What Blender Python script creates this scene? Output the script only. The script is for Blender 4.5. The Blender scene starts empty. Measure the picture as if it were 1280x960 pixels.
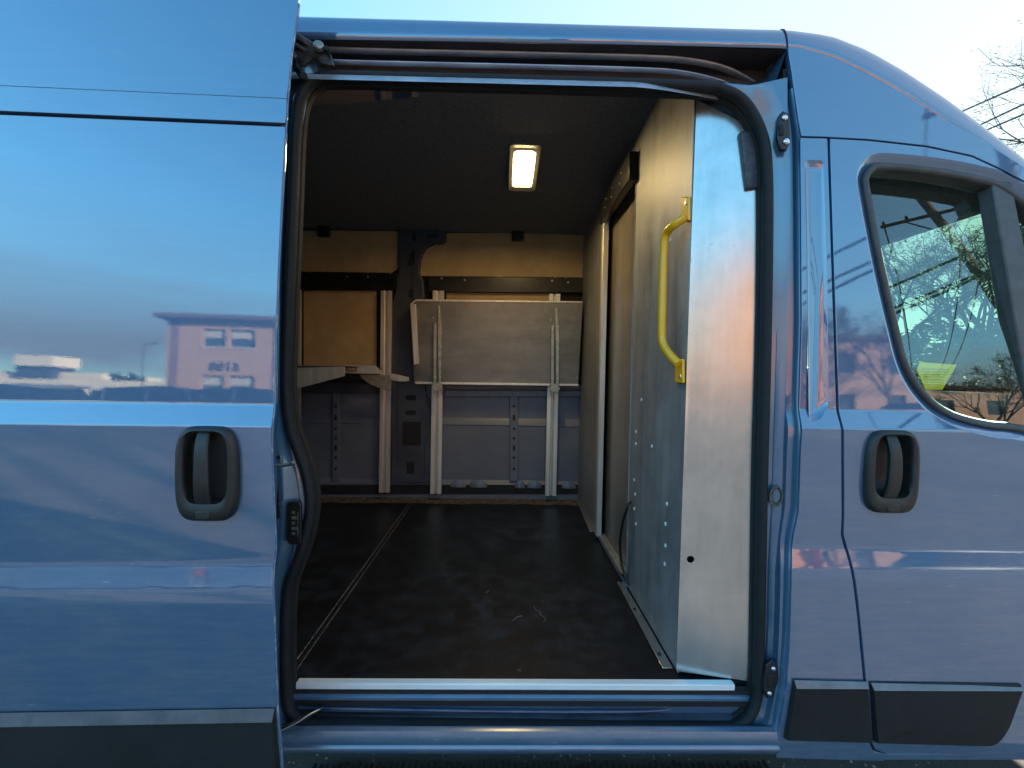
import bpy, bmesh, math, random
from mathutils import Vector, Matrix
from mathutils.geometry import tessellate_polygon
random.seed(7)
R = math.radians
scene = bpy.context.scene
COL = scene.collection

# ------------------------------------------------------------------ camera
F, CU, CV = 575.0, 640.0, 480.0
CAM = Vector((0.0, -1.19, 1.41))
dY = Vector((-12, 16, -F)).normalized()
dX = Vector((1, -0.018, 0)); dX = (dX - dX.dot(dY) * dY).normalized()
dZ = dX.cross(dY)
W2C = Matrix((dX, dY, dZ)).transposed()          # world axes seen in camera space
C2W = W2C.transposed()

def ray(u, v):
    return (C2W @ Vector((u - CU, CV - v, -F))).normalized()
def hit(u, v, n, p):
    d = ray(u, v); n = Vector(n); return CAM + d * ((Vector(p) - CAM).dot(n) / d.dot(n))
def P(u, v, y): return hit(u, v, (0, 1, 0), (0, y, 0))
def PX(u, v, x): return hit(u, v, (1, 0, 0), (x, 0, 0))
def PZ(u, v, z): return hit(u, v, (0, 0, 1), (0, 0, z))
def proj(p):
    c = W2C @ (Vector(p) - CAM); return (CU + F * c.x / -c.z, CV - F * c.y / -c.z)

cd = bpy.data.cameras.new("camera"); cam = bpy.data.objects.new("camera", cd); COL.objects.link(cam)
cam.matrix_world = Matrix.Translation(CAM) @ C2W.to_4x4()
cd.sensor_width = 36; cd.lens = F / 1280 * 36; cd.clip_start = 0.02; cd.clip_end = 3000
scene.camera = cam

# ------------------------------------------------------------------ materials
class NT:
    def __init__(s, name):
        s.m = bpy.data.materials.new(name); s.m.use_nodes = True
        s.t = s.m.node_tree; s.b = s.t.nodes["Principled BSDF"]
    def n(s, k, **kw):
        x = s.t.nodes.new(k)
        for a, b in kw.items():
            if a.startswith("i_"): x.inputs[a[2:].replace("_", " ")].default_value = b
            else: setattr(x, a, b)
        return x
    def l(s, a, b): s.t.links.new(a, b)
    def set(s, **kw):
        for a, b in kw.items(): s.b.inputs[a.replace("_", " ")].default_value = b
def c4(c): return (c[0], c[1], c[2], 1)
def hexc(r, g, b):
    f = lambda x: (x / 255) ** 2.2
    return (f(r), f(g), f(b))

def noisemat(name, ca, cb, scale=20, rough=(.4, .6), metal=0, bump=0, bscale=None, detail=6, stretch=(1, 1, 1), lo=.35, hi=.65, coat=0, spec=.5):
    q = NT(name)
    tc = q.n("ShaderNodeTexCoord"); mp = q.n("ShaderNodeMapping"); mp.inputs["Scale"].default_value = stretch
    q.l(tc.outputs["Object"], mp.inputs[0])
    no = q.n("ShaderNodeTexNoise", i_Scale=scale, i_Detail=detail, i_Roughness=.65); q.l(mp.outputs[0], no.inputs[0])
    mr = q.n("ShaderNodeMapRange"); mr.inputs[1].default_value = lo; mr.inputs[2].default_value = hi
    q.l(no.outputs[0], mr.inputs[0])
    mx = q.n("ShaderNodeMix", data_type='RGBA'); q.l(mr.outputs[0], mx.inputs[0])
    mx.inputs[6].default_value = c4(ca); mx.inputs[7].default_value = c4(cb)
    q.l(mx.outputs[2], q.b.inputs["Base Color"])
    rr = q.n("ShaderNodeMapRange"); rr.inputs[3].default_value = rough[0]; rr.inputs[4].default_value = rough[1]
    q.l(no.outputs[0], rr.inputs[0]); q.l(rr.outputs[0], q.b.inputs["Roughness"])
    q.set(Metallic=metal, Coat_Weight=coat, Specular_IOR_Level=spec)
    if bump:
        n2 = q.n("ShaderNodeTexNoise", i_Scale=bscale or scale * 4, i_Detail=4); q.l(mp.outputs[0], n2.inputs[0])
        bp = q.n("ShaderNodeBump", i_Strength=bump, i_Distance=.002); q.l(n2.outputs[0], bp.inputs["Height"])
        q.l(bp.outputs[0], q.b.inputs["Normal"])
    return q.m

def paint(name, col, dirt=.6, wav=.0):
    """blue metallic coach paint: coloured base under a clear coat, faint road film and small scratches"""
    q = NT(name)
    tc = q.n("ShaderNodeTexCoord")
    n1 = q.n("ShaderNodeTexNoise", i_Scale=2.2, i_Detail=9, i_Roughness=.72); q.l(tc.outputs["Object"], n1.inputs[0])
    mp = q.n("ShaderNodeMapping"); mp.inputs["Scale"].default_value = (5, 5, 55); q.l(tc.outputs["Object"], mp.inputs[0])
    n2 = q.n("ShaderNodeTexNoise", i_Scale=1.3, i_Detail=8, i_Roughness=.75); q.l(mp.outputs[0], n2.inputs[0])
    sp = q.n("ShaderNodeTexNoise", i_Scale=420, i_Detail=2); q.l(tc.outputs["Object"], sp.inputs[0])
    # road film, heavier towards the sill
    sx = q.n("ShaderNodeSeparateXYZ"); q.l(tc.outputs["Object"], sx.inputs[0])
    hz = q.n("ShaderNodeMapRange"); hz.inputs[1].default_value = 1.35; hz.inputs[2].default_value = .45
    hz.inputs[3].default_value = .12; hz.inputs[4].default_value = 1; q.l(sx.outputs[2], hz.inputs[0])
    ad = q.n("ShaderNodeMath", operation='MULTIPLY'); q.l(n1.outputs[0], ad.inputs[0]); q.l(n2.outputs[0], ad.inputs[1])
    mr = q.n("ShaderNodeMapRange"); mr.inputs[1].default_value = .16; mr.inputs[2].default_value = .42; q.l(ad.outputs[0], mr.inputs[0])
    film = q.n("ShaderNodeMath", operation='MULTIPLY'); q.l(mr.outputs[0], film.inputs[0]); q.l(hz.outputs[0], film.inputs[1])
    f2 = q.n("ShaderNodeMath", operation='MULTIPLY'); q.l(film.outputs[0], f2.inputs[0]); f2.inputs[1].default_value = dirt
    mx = q.n("ShaderNodeMix", data_type='RGBA'); q.l(f2.outputs[0], mx.inputs[0])
    mx.inputs[6].default_value = c4(col); mx.inputs[7].default_value = (.26, .28, .31, 1)
    mp3 = q.n("ShaderNodeMapping"); mp3.inputs["Scale"].default_value = (5, 5, 34); mp3.inputs["Rotation"].default_value = (0, .12, 0); q.l(tc.outputs["Object"], mp3.inputs[0])
    vo = q.n("ShaderNodeTexVoronoi", i_Scale=1.6, feature='F1'); q.l(mp3.outputs[0], vo.inputs[0])
    ch = q.n("ShaderNodeMapRange"); ch.inputs[1].default_value = .0; ch.inputs[2].default_value = .10
    ch.inputs[3].default_value = .9; ch.inputs[4].default_value = 0; q.l(vo.outputs[0], ch.inputs[0])
    gate = q.n("ShaderNodeMath", operation='MULTIPLY'); q.l(ch.outputs[0], gate.inputs[0]); q.l(film.outputs[0], gate.inputs[1])
    m2 = q.n("ShaderNodeMix", data_type='RGBA'); q.l(gate.outputs[0], m2.inputs[0]); q.l(mx.outputs[2], m2.inputs[6])
    m2.inputs[7].default_value = (.6, .62, .64, 1)
    q.l(m2.outputs[2], q.b.inputs["Base Color"])
    rr = q.n("ShaderNodeMapRange"); rr.inputs[3].default_value = .36; rr.inputs[4].default_value = .6; q.l(sp.outputs[0], rr.inputs[0])
    q.l(rr.outputs[0], q.b.inputs["Roughness"])
    q.set(Metallic=.40, Coat_Weight=1.0, Coat_IOR=2.2, Specular_IOR_Level=.5)
    cr = q.n("ShaderNodeMapRange"); cr.inputs[3].default_value = .004; cr.inputs[4].default_value = .12
    q.l(film.outputs[0], cr.inputs[0]); q.l(cr.outputs[0], q.b.inputs["Coat Roughness"])
    if wav:
        n3 = q.n("ShaderNodeTexNoise", i_Scale=3.0, i_Detail=1); q.l(tc.outputs["Object"], n3.inputs[0])
        n4 = q.n("ShaderNodeTexNoise", i_Scale=260, i_Detail=1); q.l(tc.outputs["Object"], n4.inputs[0])
        b1 = q.n("ShaderNodeBump", i_Strength=1.0, i_Distance=wav); q.l(n3.outputs[0], b1.inputs["Height"])
        b2 = q.n("ShaderNodeBump", i_Strength=1.0, i_Distance=.000012); q.l(n4.outputs[0], b2.inputs["Height"]); q.l(b1.outputs[0], b2.inputs["Normal"])
        q.l(b2.outputs[0], q.b.inputs["Coat Normal"])
    return q.m

BLUE = (.046, .120, .235)
M = {}
M['paint'] = paint("blue_paint", BLUE, wav=.00022)
M['paintin'] = paint("jamb_paint", (.05, .125, .22), dirt=.5)
for n_ in M['paintin'].node_tree.nodes:
    if n_.type == 'BSDF_PRINCIPLED':
        n_.inputs['Coat IOR'].default_value = 1.85
        lk = n_.inputs['Coat Roughness'].links[0]; M['paintin'].node_tree.links.remove(lk); n_.inputs['Coat Roughness'].default_value = .15
M['sillpaint'] = M['paintin'].copy(); M['sillpaint'].node_tree.nodes['Principled BSDF'].inputs['Coat Roughness'].default_value = .24
M['primer'] = noisemat("inner_body_paint", (.11, .125, .165), (.15, .165, .205), 3, (.35, .55), .1, detail=8)
M['pillar'] = noisemat("pillar_paint", (.04, .05, .072), (.065, .078, .105), 6, (.3, .5), .1)
M['rubber'] = noisemat("seal_rubber", (.007, .0075, .009), (.015, .016, .018), 25, (.5, .8), 0, .4, 300, spec=.35)
M['plastic'] = noisemat("textured_black_plastic", (.006, .007, .007), (.013, .014, .014), 8, (.5, .72), 0, 1.0, 700, spec=.35)
M['satin'] = noisemat("sky_sheen_trim_edge", (.07, .085, .10), (.12, .14, .16), 18, (.22, .4), 0, .3, 400, spec=.9)  # paler blue-grey: sky sheen on the trim chamfer put into the colour
M['handle'] = noisemat("handle_plastic", (.010, .0095, .009), (.021, .020, .019), 14, (.32, .5), 0, .25, 1200)
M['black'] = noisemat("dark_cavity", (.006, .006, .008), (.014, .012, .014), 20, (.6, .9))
M['track'] = noisemat("door_track_metal", (.26, .26, .30), (.46, .44, .46), 30, (.25, .5), .6, stretch=(.3, 1, 1))
M['chan'] = noisemat("greased_channel", (.02, .015, .018), (.05, .03, .028), 12, (.5, .8))
M['floor'] = None
M['head'] = noisemat("headliner", (.12, .122, .135), (.18, .182, .20), 60, (.8, 1), 0, .7, 260)
M['board'] = noisemat("hardboard", (.40, .28, .145), (.50, .36, .19), 7, (.55, .8), 0, .15, 160, detail=12)
M['alu'] = noisemat("extruded_aluminium", (.62, .59, .54), (.80, .77, .72), 40, (.32, .5), .55, stretch=(1, 1, .05))
M['alurail'] = noisemat("aluminium_threshold", (.74, .75, .74), (.90, .90, .88), 20, (.3, .55), .15, stretch=(.1, 1, 1))
M['beam'] = noisemat("black_coated_steel", (.008, .008, .008), (.018, .017, .016), 12, (.22, .4), 0, .1, 300)
M['screw'] = noisemat("zinc_screw", (.55, .55, .52), (.8, .8, .76), 90, (.25, .4), .9)
M['yellow'] = noisemat("yellow_enamel", (.86, .40, .008), (.92, .46, .012), 9, (.25, .42), 0, .15, 70, coat=.4)
M['cable'] = noisemat("black_cable", (.008, .008, .009), (.015, .015, .016), 30, (.35, .5))
M['tan'] = noisemat("bracket_zinc", (.30, .30, .26), (.48, .47, .41), 30, (.35, .5), .7)

def sheet_metal(name, ca, cb, rough, aniso=0, streak=(14, 14, 1.5), scr=.3, metal=.85):
    q = NT(name)
    tc = q.n("ShaderNodeTexCoord")
    mp = q.n("ShaderNodeMapping"); mp.inputs["Scale"].default_value = streak; q.l(tc.outputs["Object"], mp.inputs[0])
    n1 = q.n("ShaderNodeTexNoise", i_Scale=1.0, i_Detail=10, i_Roughness=.7); q.l(mp.outputs[0], n1.inputs[0])
    n2 = q.n("ShaderNodeTexNoise", i_Scale=5, i_Detail=10, i_Roughness=.75, i_Distortion=.6); q.l(tc.outputs["Object"], n2.inputs[0])
    a = q.n("ShaderNodeMath", operation='ADD'); q.l(n1.outputs[0], a.inputs[0]); q.l(n2.outputs[0], a.inputs[1])
    mr = q.n("ShaderNodeMapRange"); mr.inputs[1].default_value = .75; mr.inputs[2].default_value = 1.25; q.l(a.outputs[0], mr.inputs[0])
    mx = q.n("ShaderNodeMix", data_type='RGBA'); q.l(mr.outputs[0], mx.inputs[0])
    mx.inputs[6].default_value = c4(ca); mx.inputs[7].default_value = c4(cb)
    # pale scuffs and dark specks
    mp2 = q.n("ShaderNodeMapping"); mp2.inputs["Scale"].default_value = (30, 30, 7); mp2.inputs["Rotation"].default_value = (.3, .5, .2)
    q.l(tc.outputs["Object"], mp2.inputs[0])
    n3 = q.n("ShaderNodeTexNoise", i_Scale=1.4, i_Detail=12, i_Roughness=.8); q.l(mp2.outputs[0], n3.inputs[0])
    m3 = q.n("ShaderNodeMapRange"); m3.inputs[1].default_value = .60; m3.inputs[2].default_value = .74; m3.inputs[4].default_value = scr; q.l(n3.outputs[0], m3.inputs[0])
    mx2 = q.n("ShaderNodeMix", data_type='RGBA'); q.l(m3.outputs[0], mx2.inputs[0]); q.l(mx.outputs[2], mx2.inputs[6])
    mx2.inputs[7].default_value = (.85, .85, .84, 1)
    vo = q.n("ShaderNodeTexVoronoi", i_Scale=38, i_Randomness=1); q.l(tc.outputs["Object"], vo.inputs[0])
    m4 = q.n("ShaderNodeMapRange"); m4.inputs[1].default_value = .05; m4.inputs[2].default_value = .13; m4.inputs[3].default_value = .6; m4.inputs[4].default_value = 0
    q.l(vo.outputs[0], m4.inputs[0])
    g = q.n("ShaderNodeMath", operation='GREATER_THAN'); q.l(n2.outputs[0], g.inputs[0]); g.inputs[1].default_value = .56
    g2 = q.n("ShaderNodeMath", operation='MULTIPLY'); q.l(m4.outputs[0], g2.inputs[0]); q.l(g.outputs[0], g2.inputs[1])
    mx3 = q.n("ShaderNodeMix", data_type='RGBA'); q.l(g2.outputs[0], mx3.inputs[0]); q.l(mx2.outputs[2], mx3.inputs[6])
    mx3.inputs[7].default_value = c4([x * .35 for x in ca])
    q.l(mx3.outputs[2], q.b.inputs["Base Color"])
    rr = q.n("ShaderNodeMapRange"); rr.inputs[1].default_value = .6; rr.inputs[2].default_value = 1.4
    rr.inputs[3].default_value = rough[0]; rr.inputs[4].default_value = rough[1]
    q.l(a.outputs[0], rr.inputs[0]); q.l(rr.outputs[0], q.b.inputs["Roughness"])
    q.set(Metallic=metal)
    bp = q.n("ShaderNodeBump", i_Strength=.25, i_Distance=.0008); q.l(n1.outputs[0], bp.inputs["Height"]); q.l(bp.outputs[0], q.b.inputs["Normal"])
    return q.m
M['galv'] = sheet_metal("brushed_bulkhead_sheet", (.22, .225, .235), (.40, .41, .42), (.44, .60), scr=.5, metal=.45)
M['endalu'] = sheet_metal("bright_aluminium_sheet", (.47, .465, .45), (.66, .65, .63), (.17, .27), scr=.16)
M['shelf'] = sheet_metal("worn_shelf_sheet", (.15, .145, .13), (.27, .26, .235), (.3, .5), streak=(3, 3, 14), scr=.45, metal=.7)

def floor_mat():
    q = NT("black_rubber_floor")
    tc = q.n("ShaderNodeTexCoord")
    n1 = q.n("ShaderNodeTexNoise", i_Scale=2.6, i_Detail=9, i_Roughness=.7, i_Distortion=.8); q.l(tc.outputs["Object"], n1.inputs[0])
    n2 = q.n("ShaderNodeTexNoise", i_Scale=11, i_Detail=12, i_Roughness=.72, i_Distortion=.25); q.l(tc.outputs["Object"], n2.inputs[0])
    m1 = q.n("ShaderNodeMapRange"); m1.inputs[1].default_value = .40; m1.inputs[2].default_value = .72; q.l(n1.outputs[0], m1.inputs[0])
    m2 = q.n("ShaderNodeMapRange"); m2.inputs[1].default_value = .44; m2.inputs[2].default_value = .95; q.l(n2.outputs[0], m2.inputs[0])
    mu = q.n("ShaderNodeMath", operation='MULTIPLY'); q.l(m1.outputs[0], mu.inputs[0]); q.l(m2.outputs[0], mu.inputs[1])
    mx = q.n("ShaderNodeMix", data_type='RGBA'); q.l(mu.outputs[0], mx.inputs[0])
    mx.inputs[6].default_value = (.0055, .0065, .0085, 1); mx.inputs[7].default_value = (.085, .11, .15, 1)
    # fine pale crumbs
    vo = q.n("ShaderNodeTexVoronoi", i_Scale=70); q.l(tc.outputs["Object"], vo.inputs[0])
    m4 = q.n("ShaderNodeMapRange"); m4.inputs[1].default_value = .03; m4.inputs[2].default_value = .07; m4.inputs[3].default_value = .8; m4.inputs[4].default_value = 0
    q.l(vo.outputs[0], m4.inputs[0])
    g = q.n("ShaderNodeMath", operation='GREATER_THAN'); q.l(n1.outputs[0], g.inputs[0]); g.inputs[1].default_value = .57
    g2 = q.n("ShaderNodeMath", operation='MULTIPLY'); q.l(m4.outputs[0], g2.inputs[0]); q.l(g.outputs[0], g2.inputs[1])
    mx3 = q.n("ShaderNodeMix", data_type='RGBA'); q.l(g2.outputs[0], mx3.inputs[0]); q.l(mx.outputs[2], mx3.inputs[6]); mx3.inputs[7].default_value = (.35, .34, .32, 1)
    q.set(Specular_IOR_Level=.32)
    q.l(mx3.outputs[2], q.b.inputs["Base Color"])
    rr = q.n("ShaderNodeMapRange"); rr.inputs[3].default_value = .28; rr.inputs[4].default_value = .55; q.l(n2.outputs[0], rr.inputs[0]); q.l(rr.outputs[0], q.b.inputs["Roughness"])
    bp = q.n("ShaderNodeBump", i_Strength=.12, i_Distance=.001); q.l(n2.outputs[0], bp.inputs["Height"]); q.l(bp.outputs[0], q.b.inputs["Normal"])
    return q.m
M['floor'] = floor_mat()
M['debris'] = noisemat("rusty_floor_grit", (.018, .014, .01), (.16, .12, .08), 30, (.8, 1), 0, 1, 120, detail=10)

def glass(name, tint=(.78, .93, .90), rough=0):
    q = NT(name); t = q.t; t.nodes.remove(q.b)
    out = t.nodes["Material Output"]
    tr = q.n("ShaderNodeBsdfTransparent"); tr.inputs[0].default_value = c4(tint)
    gl = q.n("ShaderNodeBsdfGlossy"); gl.inputs["Roughness"].default_value = rough; gl.inputs[0].default_value = (.95, 1, .99, 1)
    fr = q.n("ShaderNodeFresnel"); ge = q.n("ShaderNodeNewGeometry"); io = q.n("ShaderNodeMapRange")
    io.inputs[3].default_value = 2.1; io.inputs[4].default_value = 1 / 2.1; q.l(ge.outputs["Backfacing"], io.inputs[0]); q.l(io.outputs[0], fr.inputs["IOR"])
    mx = q.n("ShaderNodeMixShader"); q.l(fr.outputs[0], mx.inputs[0]); q.l(tr.outputs[0], mx.inputs[1]); q.l(gl.outputs[0], mx.inputs[2])
    q.l(mx.outputs[0], out.inputs[0]); return q.m
M['glass'] = glass("window_glass")
def emit(name, col, s):
    q = NT(name); q.set(Base_Color=c4((.8, .8, .75)), Emission_Color=c4(col), Emission_Strength=s, Roughness=.3); return q.m
def plain(name, col, rough=.5, metal=0, **k):
    return noisemat(name, [x * .88 for x in col], [min(1, x * 1.1) for x in col], 12, (max(0, rough - .08), rough + .08), metal, **k)

# ------------------------------------------------------------------ mesh helpers
class MB:
    def __init__(s): s.v = []; s.f = []; s.p = []
    def add(s, vs, fs):
        s.p.append((len(s.v), len(s.f), len(vs), len(fs)))
        o = len(s.v); s.v += [Vector(x) for x in vs]; s.f += [tuple(i + o for i in f) for f in fs]; return s
    def box(s, x0, x1, y0, y1, z0, z1):
        x0, x1 = sorted((x0, x1)); y0, y1 = sorted((y0, y1)); z0, z1 = sorted((z0, z1))
        return s.add([(x0, y0, z0), (x1, y0, z0), (x1, y1, z0), (x0, y1, z0), (x0, y0, z1), (x1, y0, z1), (x1, y1, z1), (x0, y1, z1)],
                     [(3, 2, 1, 0), (4, 5, 6, 7), (0, 1, 5, 4), (1, 2, 6, 5), (2, 3, 7, 6), (3, 0, 4, 7)])
    def slab(s, pts, d):
        """solid from a planar polygon pts swept by vector d"""
        n = len(pts); d = Vector(d); a = [Vector(p) for p in pts]; b = [p + d for p in a]
        return s.add(a + b, [tuple(range(n))[::-1], tuple(range(n, 2 * n))] + [(i, (i + 1) % n, (i + 1) % n + n, i + n) for i in range(n)])
    def loft(s, rings, closed=True, cap0=False, cap1=False):
        n = len(rings[0]); vs = [p for r in rings for p in r]; fs = []
        for k in range(len(rings) - 1):
            for i in range(n if closed else n - 1):
                j = (i + 1) % n; fs.append((k * n + i, k * n + j, (k + 1) * n + j, (k + 1) * n + i))
        if cap0: fs.append(tuple(range(n))[::-1])
        if cap1: fs.append(tuple(range((len(rings) - 1) * n, len(rings) * n)))
        return s.add(vs, fs)
    def tube(s, path, r, seg=10, closed=False, flat=None, taper=None):
        path = [Vector(p) for p in path]; n = len(path); rings = []
        up = None
        for i, p in enumerate(path):
            a = path[(i - 1) % n] if (closed or i > 0) else p; b = path[(i + 1) % n] if (closed or i < n - 1) else p
            t = (b - a).normalized()
            if up is None:
                up = Vector((0, 1, 0)) if abs(t.y) < .9 else Vector((0, 0, 1))
            up = (up - up.dot(t) * t).normalized(); w = t.cross(up)
            rr = r if taper is None else r + (taper - r) * i / (n - 1)
            f = flat or 1
            rings.append([p + up * (math.sin(2 * math.pi * k / seg) * rr * f) + w * (math.cos(2 * math.pi * k / seg) * rr) for k in range(seg)])
        if closed: rings.append(rings[0])
        return s.loft(rings, True, not closed, not closed)
    def cyl(s, c, ax, r, h, seg=16, r2=None):
        c = Vector(c); ax = Vector(ax).normalized(); a = ax.orthogonal().normalized(); b = ax.cross(a); r2 = r if r2 is None else r2
        ring = lambda q, rr: [q + a * math.cos(2 * math.pi * k / seg) * rr + b * math.sin(2 * math.pi * k / seg) * rr for k in range(seg)]
        return s.loft([ring(c, r), ring(c + ax * h, r2)], True, True, True)
    def ring(s, c, ax, r1, r2, h, seg=20):
        c = Vector(c); ax = Vector(ax).normalized(); a = ax.orthogonal().normalized(); b = ax.cross(a)
        rg = lambda q, rr: [q + a * math.cos(2 * math.pi * k / seg) * rr + b * math.sin(2 * math.pi * k / seg) * rr for k in range(seg)]
        return s.loft([rg(c, r1), rg(c + ax * h, r1), rg(c + ax * h, r2), rg(c, r2), rg(c, r1)])
    def objs(s, name, mat, parent=None, **k):
        """every added piece becomes an object of its own"""
        out = []
        for a, b, c, d in s.p:
            m = MB(); m.v = s.v[a:a + c]; m.f = [tuple(i - a for i in f) for f in s.f[b:b + d]]; out.append(m.obj(name, mat, parent, **k))
        return out
    def obj(s, name, mat, parent=None, smooth=35, bevel=0, kind=None, label=None, seg=2, fixn=True):
        me = bpy.data.meshes.new(name); me.from_pydata([tuple(v) for v in s.v], [], s.f)
        if fixn:
            bm = bmesh.new(); bm.from_mesh(me); bmesh.ops.recalc_face_normals(bm, faces=bm.faces); bm.to_mesh(me); bm.free()
        return link(name, me, mat, parent, smooth, bevel, kind, label, seg)

def link(name, me, mat, parent=None, smooth=35, bevel=0, kind=None, label=None, seg=2):
    o = bpy.data.objects.new(name, me); COL.objects.link(o)
    if not isinstance(mat, (list, tuple)): mat = [mat]
    for m in mat: me.materials.append(M[m] if isinstance(m, str) else m)
    if parent is not None:
        o.parent = parent; o.location = -parent_world(parent)
    if smooth:
        me.shade_smooth(); me.set_sharp_from_angle(angle=R(smooth))
    if bevel:
        b = o.modifiers.new("bevel", 'BEVEL'); b.width = bevel; b.segments = seg; b.limit_method = 'ANGLE'; b.angle_limit = R(35)
    if kind: o["kind"] = kind
    if label: o["label"] = label
    return o
def parent_world(p):
    v = Vector((0, 0, 0))
    while p is not None: v += p.location; p = p.parent
    return v
def thing(name, label, cat, loc=(0, 0, 0), group=None):
    o = bpy.data.objects.new(name, None); COL.objects.link(o); o.location = loc; o.empty_display_size = .1
    o["label"] = label; o["category"] = cat
    if group: o["group"] = group
    return o
def tag(o, label, cat, group=None):
    o["label"] = label; o["category"] = cat
    if group: o["group"] = group
    return o

def smooth_path(pts, n=8, closed=False):
    pts = [Vector(p) for p in pts]; N = len(pts); out = []
    rng = range(N) if closed else range(N - 1)
    g = (lambda i: pts[i % N]) if closed else (lambda i: pts[max(0, min(N - 1, i))])
    for i in rng:
        p0, p1, p2, p3 = g(i - 1), g(i), g(i + 1), g(i + 2)
        for k in range(n):
            t = k / n
            out.append(.5 * ((2 * p1) + (-p0 + p2) * t + (2 * p0 - 5 * p1 + 4 * p2 - p3) * t * t + (-p0 + 3 * p1 - 3 * p2 + p3) * t ** 3))
    if not closed: out.append(pts[-1])
    return out

def round_poly(pts, rad, seg=5):
    """2D polygon with rounded corners; rad number or list"""
    out = []; n = len(pts)
    for i in range(n):
        r = rad[i] if isinstance(rad, (list, tuple)) else rad
        p = Vector(pts[i]); a = Vector(pts[i - 1]) - p; b = Vector(pts[(i + 1) % n]) - p
        if r <= 0: out.append(p); continue
        la, lb = a.length, b.length; r_ = min(r, la * .48, lb * .48)
        A = p + a / la * r_; B = p + b / lb * r_
        for k in range(seg + 1):
            t = k / seg; out.append(A * (1 - t) ** 2 + p * 2 * t * (1 - t) + B * t * t)
    return out

# ------------------------------------------------------------------ body side section
PROF = [(0.20, .09), (0.30, .035), (0.36, .012), (0.42, .004), (0.60, .0), (.865, .0), (.895, .0025), (.952, .0145), (.965, .0145),
        (1.272, .0075), (1.322, .0245), (2.30, .060), (2.36, .066), (2.6, .12)]
def pl(z):
    if z <= PROF[0][0]: return PROF[0][1]
    for (a, b), (c, d) in zip(PROF, PROF[1:]):
        if z <= c: return b + (d - b) * (z - a) / (c - a)
    return PROF[-1][1]
def YB(z):
    w = .0045 if z > 1.15 else .010
    return sum(pl(z + w * k / 3) * c for k, c in ((-3, 1), (-2, 2), (-1, 3), (0, 4), (1, 3), (2, 2), (3, 1))) / 16
LEVELS = sorted(set([round(.20 + .04 * i, 4) for i in range(56)] +
                    [round(z + d * .0018, 4) for z in (1.272, 1.322) for d in range(-4, 5)] +
                    [round(.84 + .006 * i, 4) for i in range(24)] + [.30, .36, .42]))
def PB(u, v, off=0.0, yaw=0.0, x0=0.0):
    """pixel -> point on the body side section moved out by off and yawed about x0"""
    y = off
    for _ in range(6):
        p = P(u, v, y); y = YB(p.z) + off + (p.x - x0) * yaw
    return p

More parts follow.
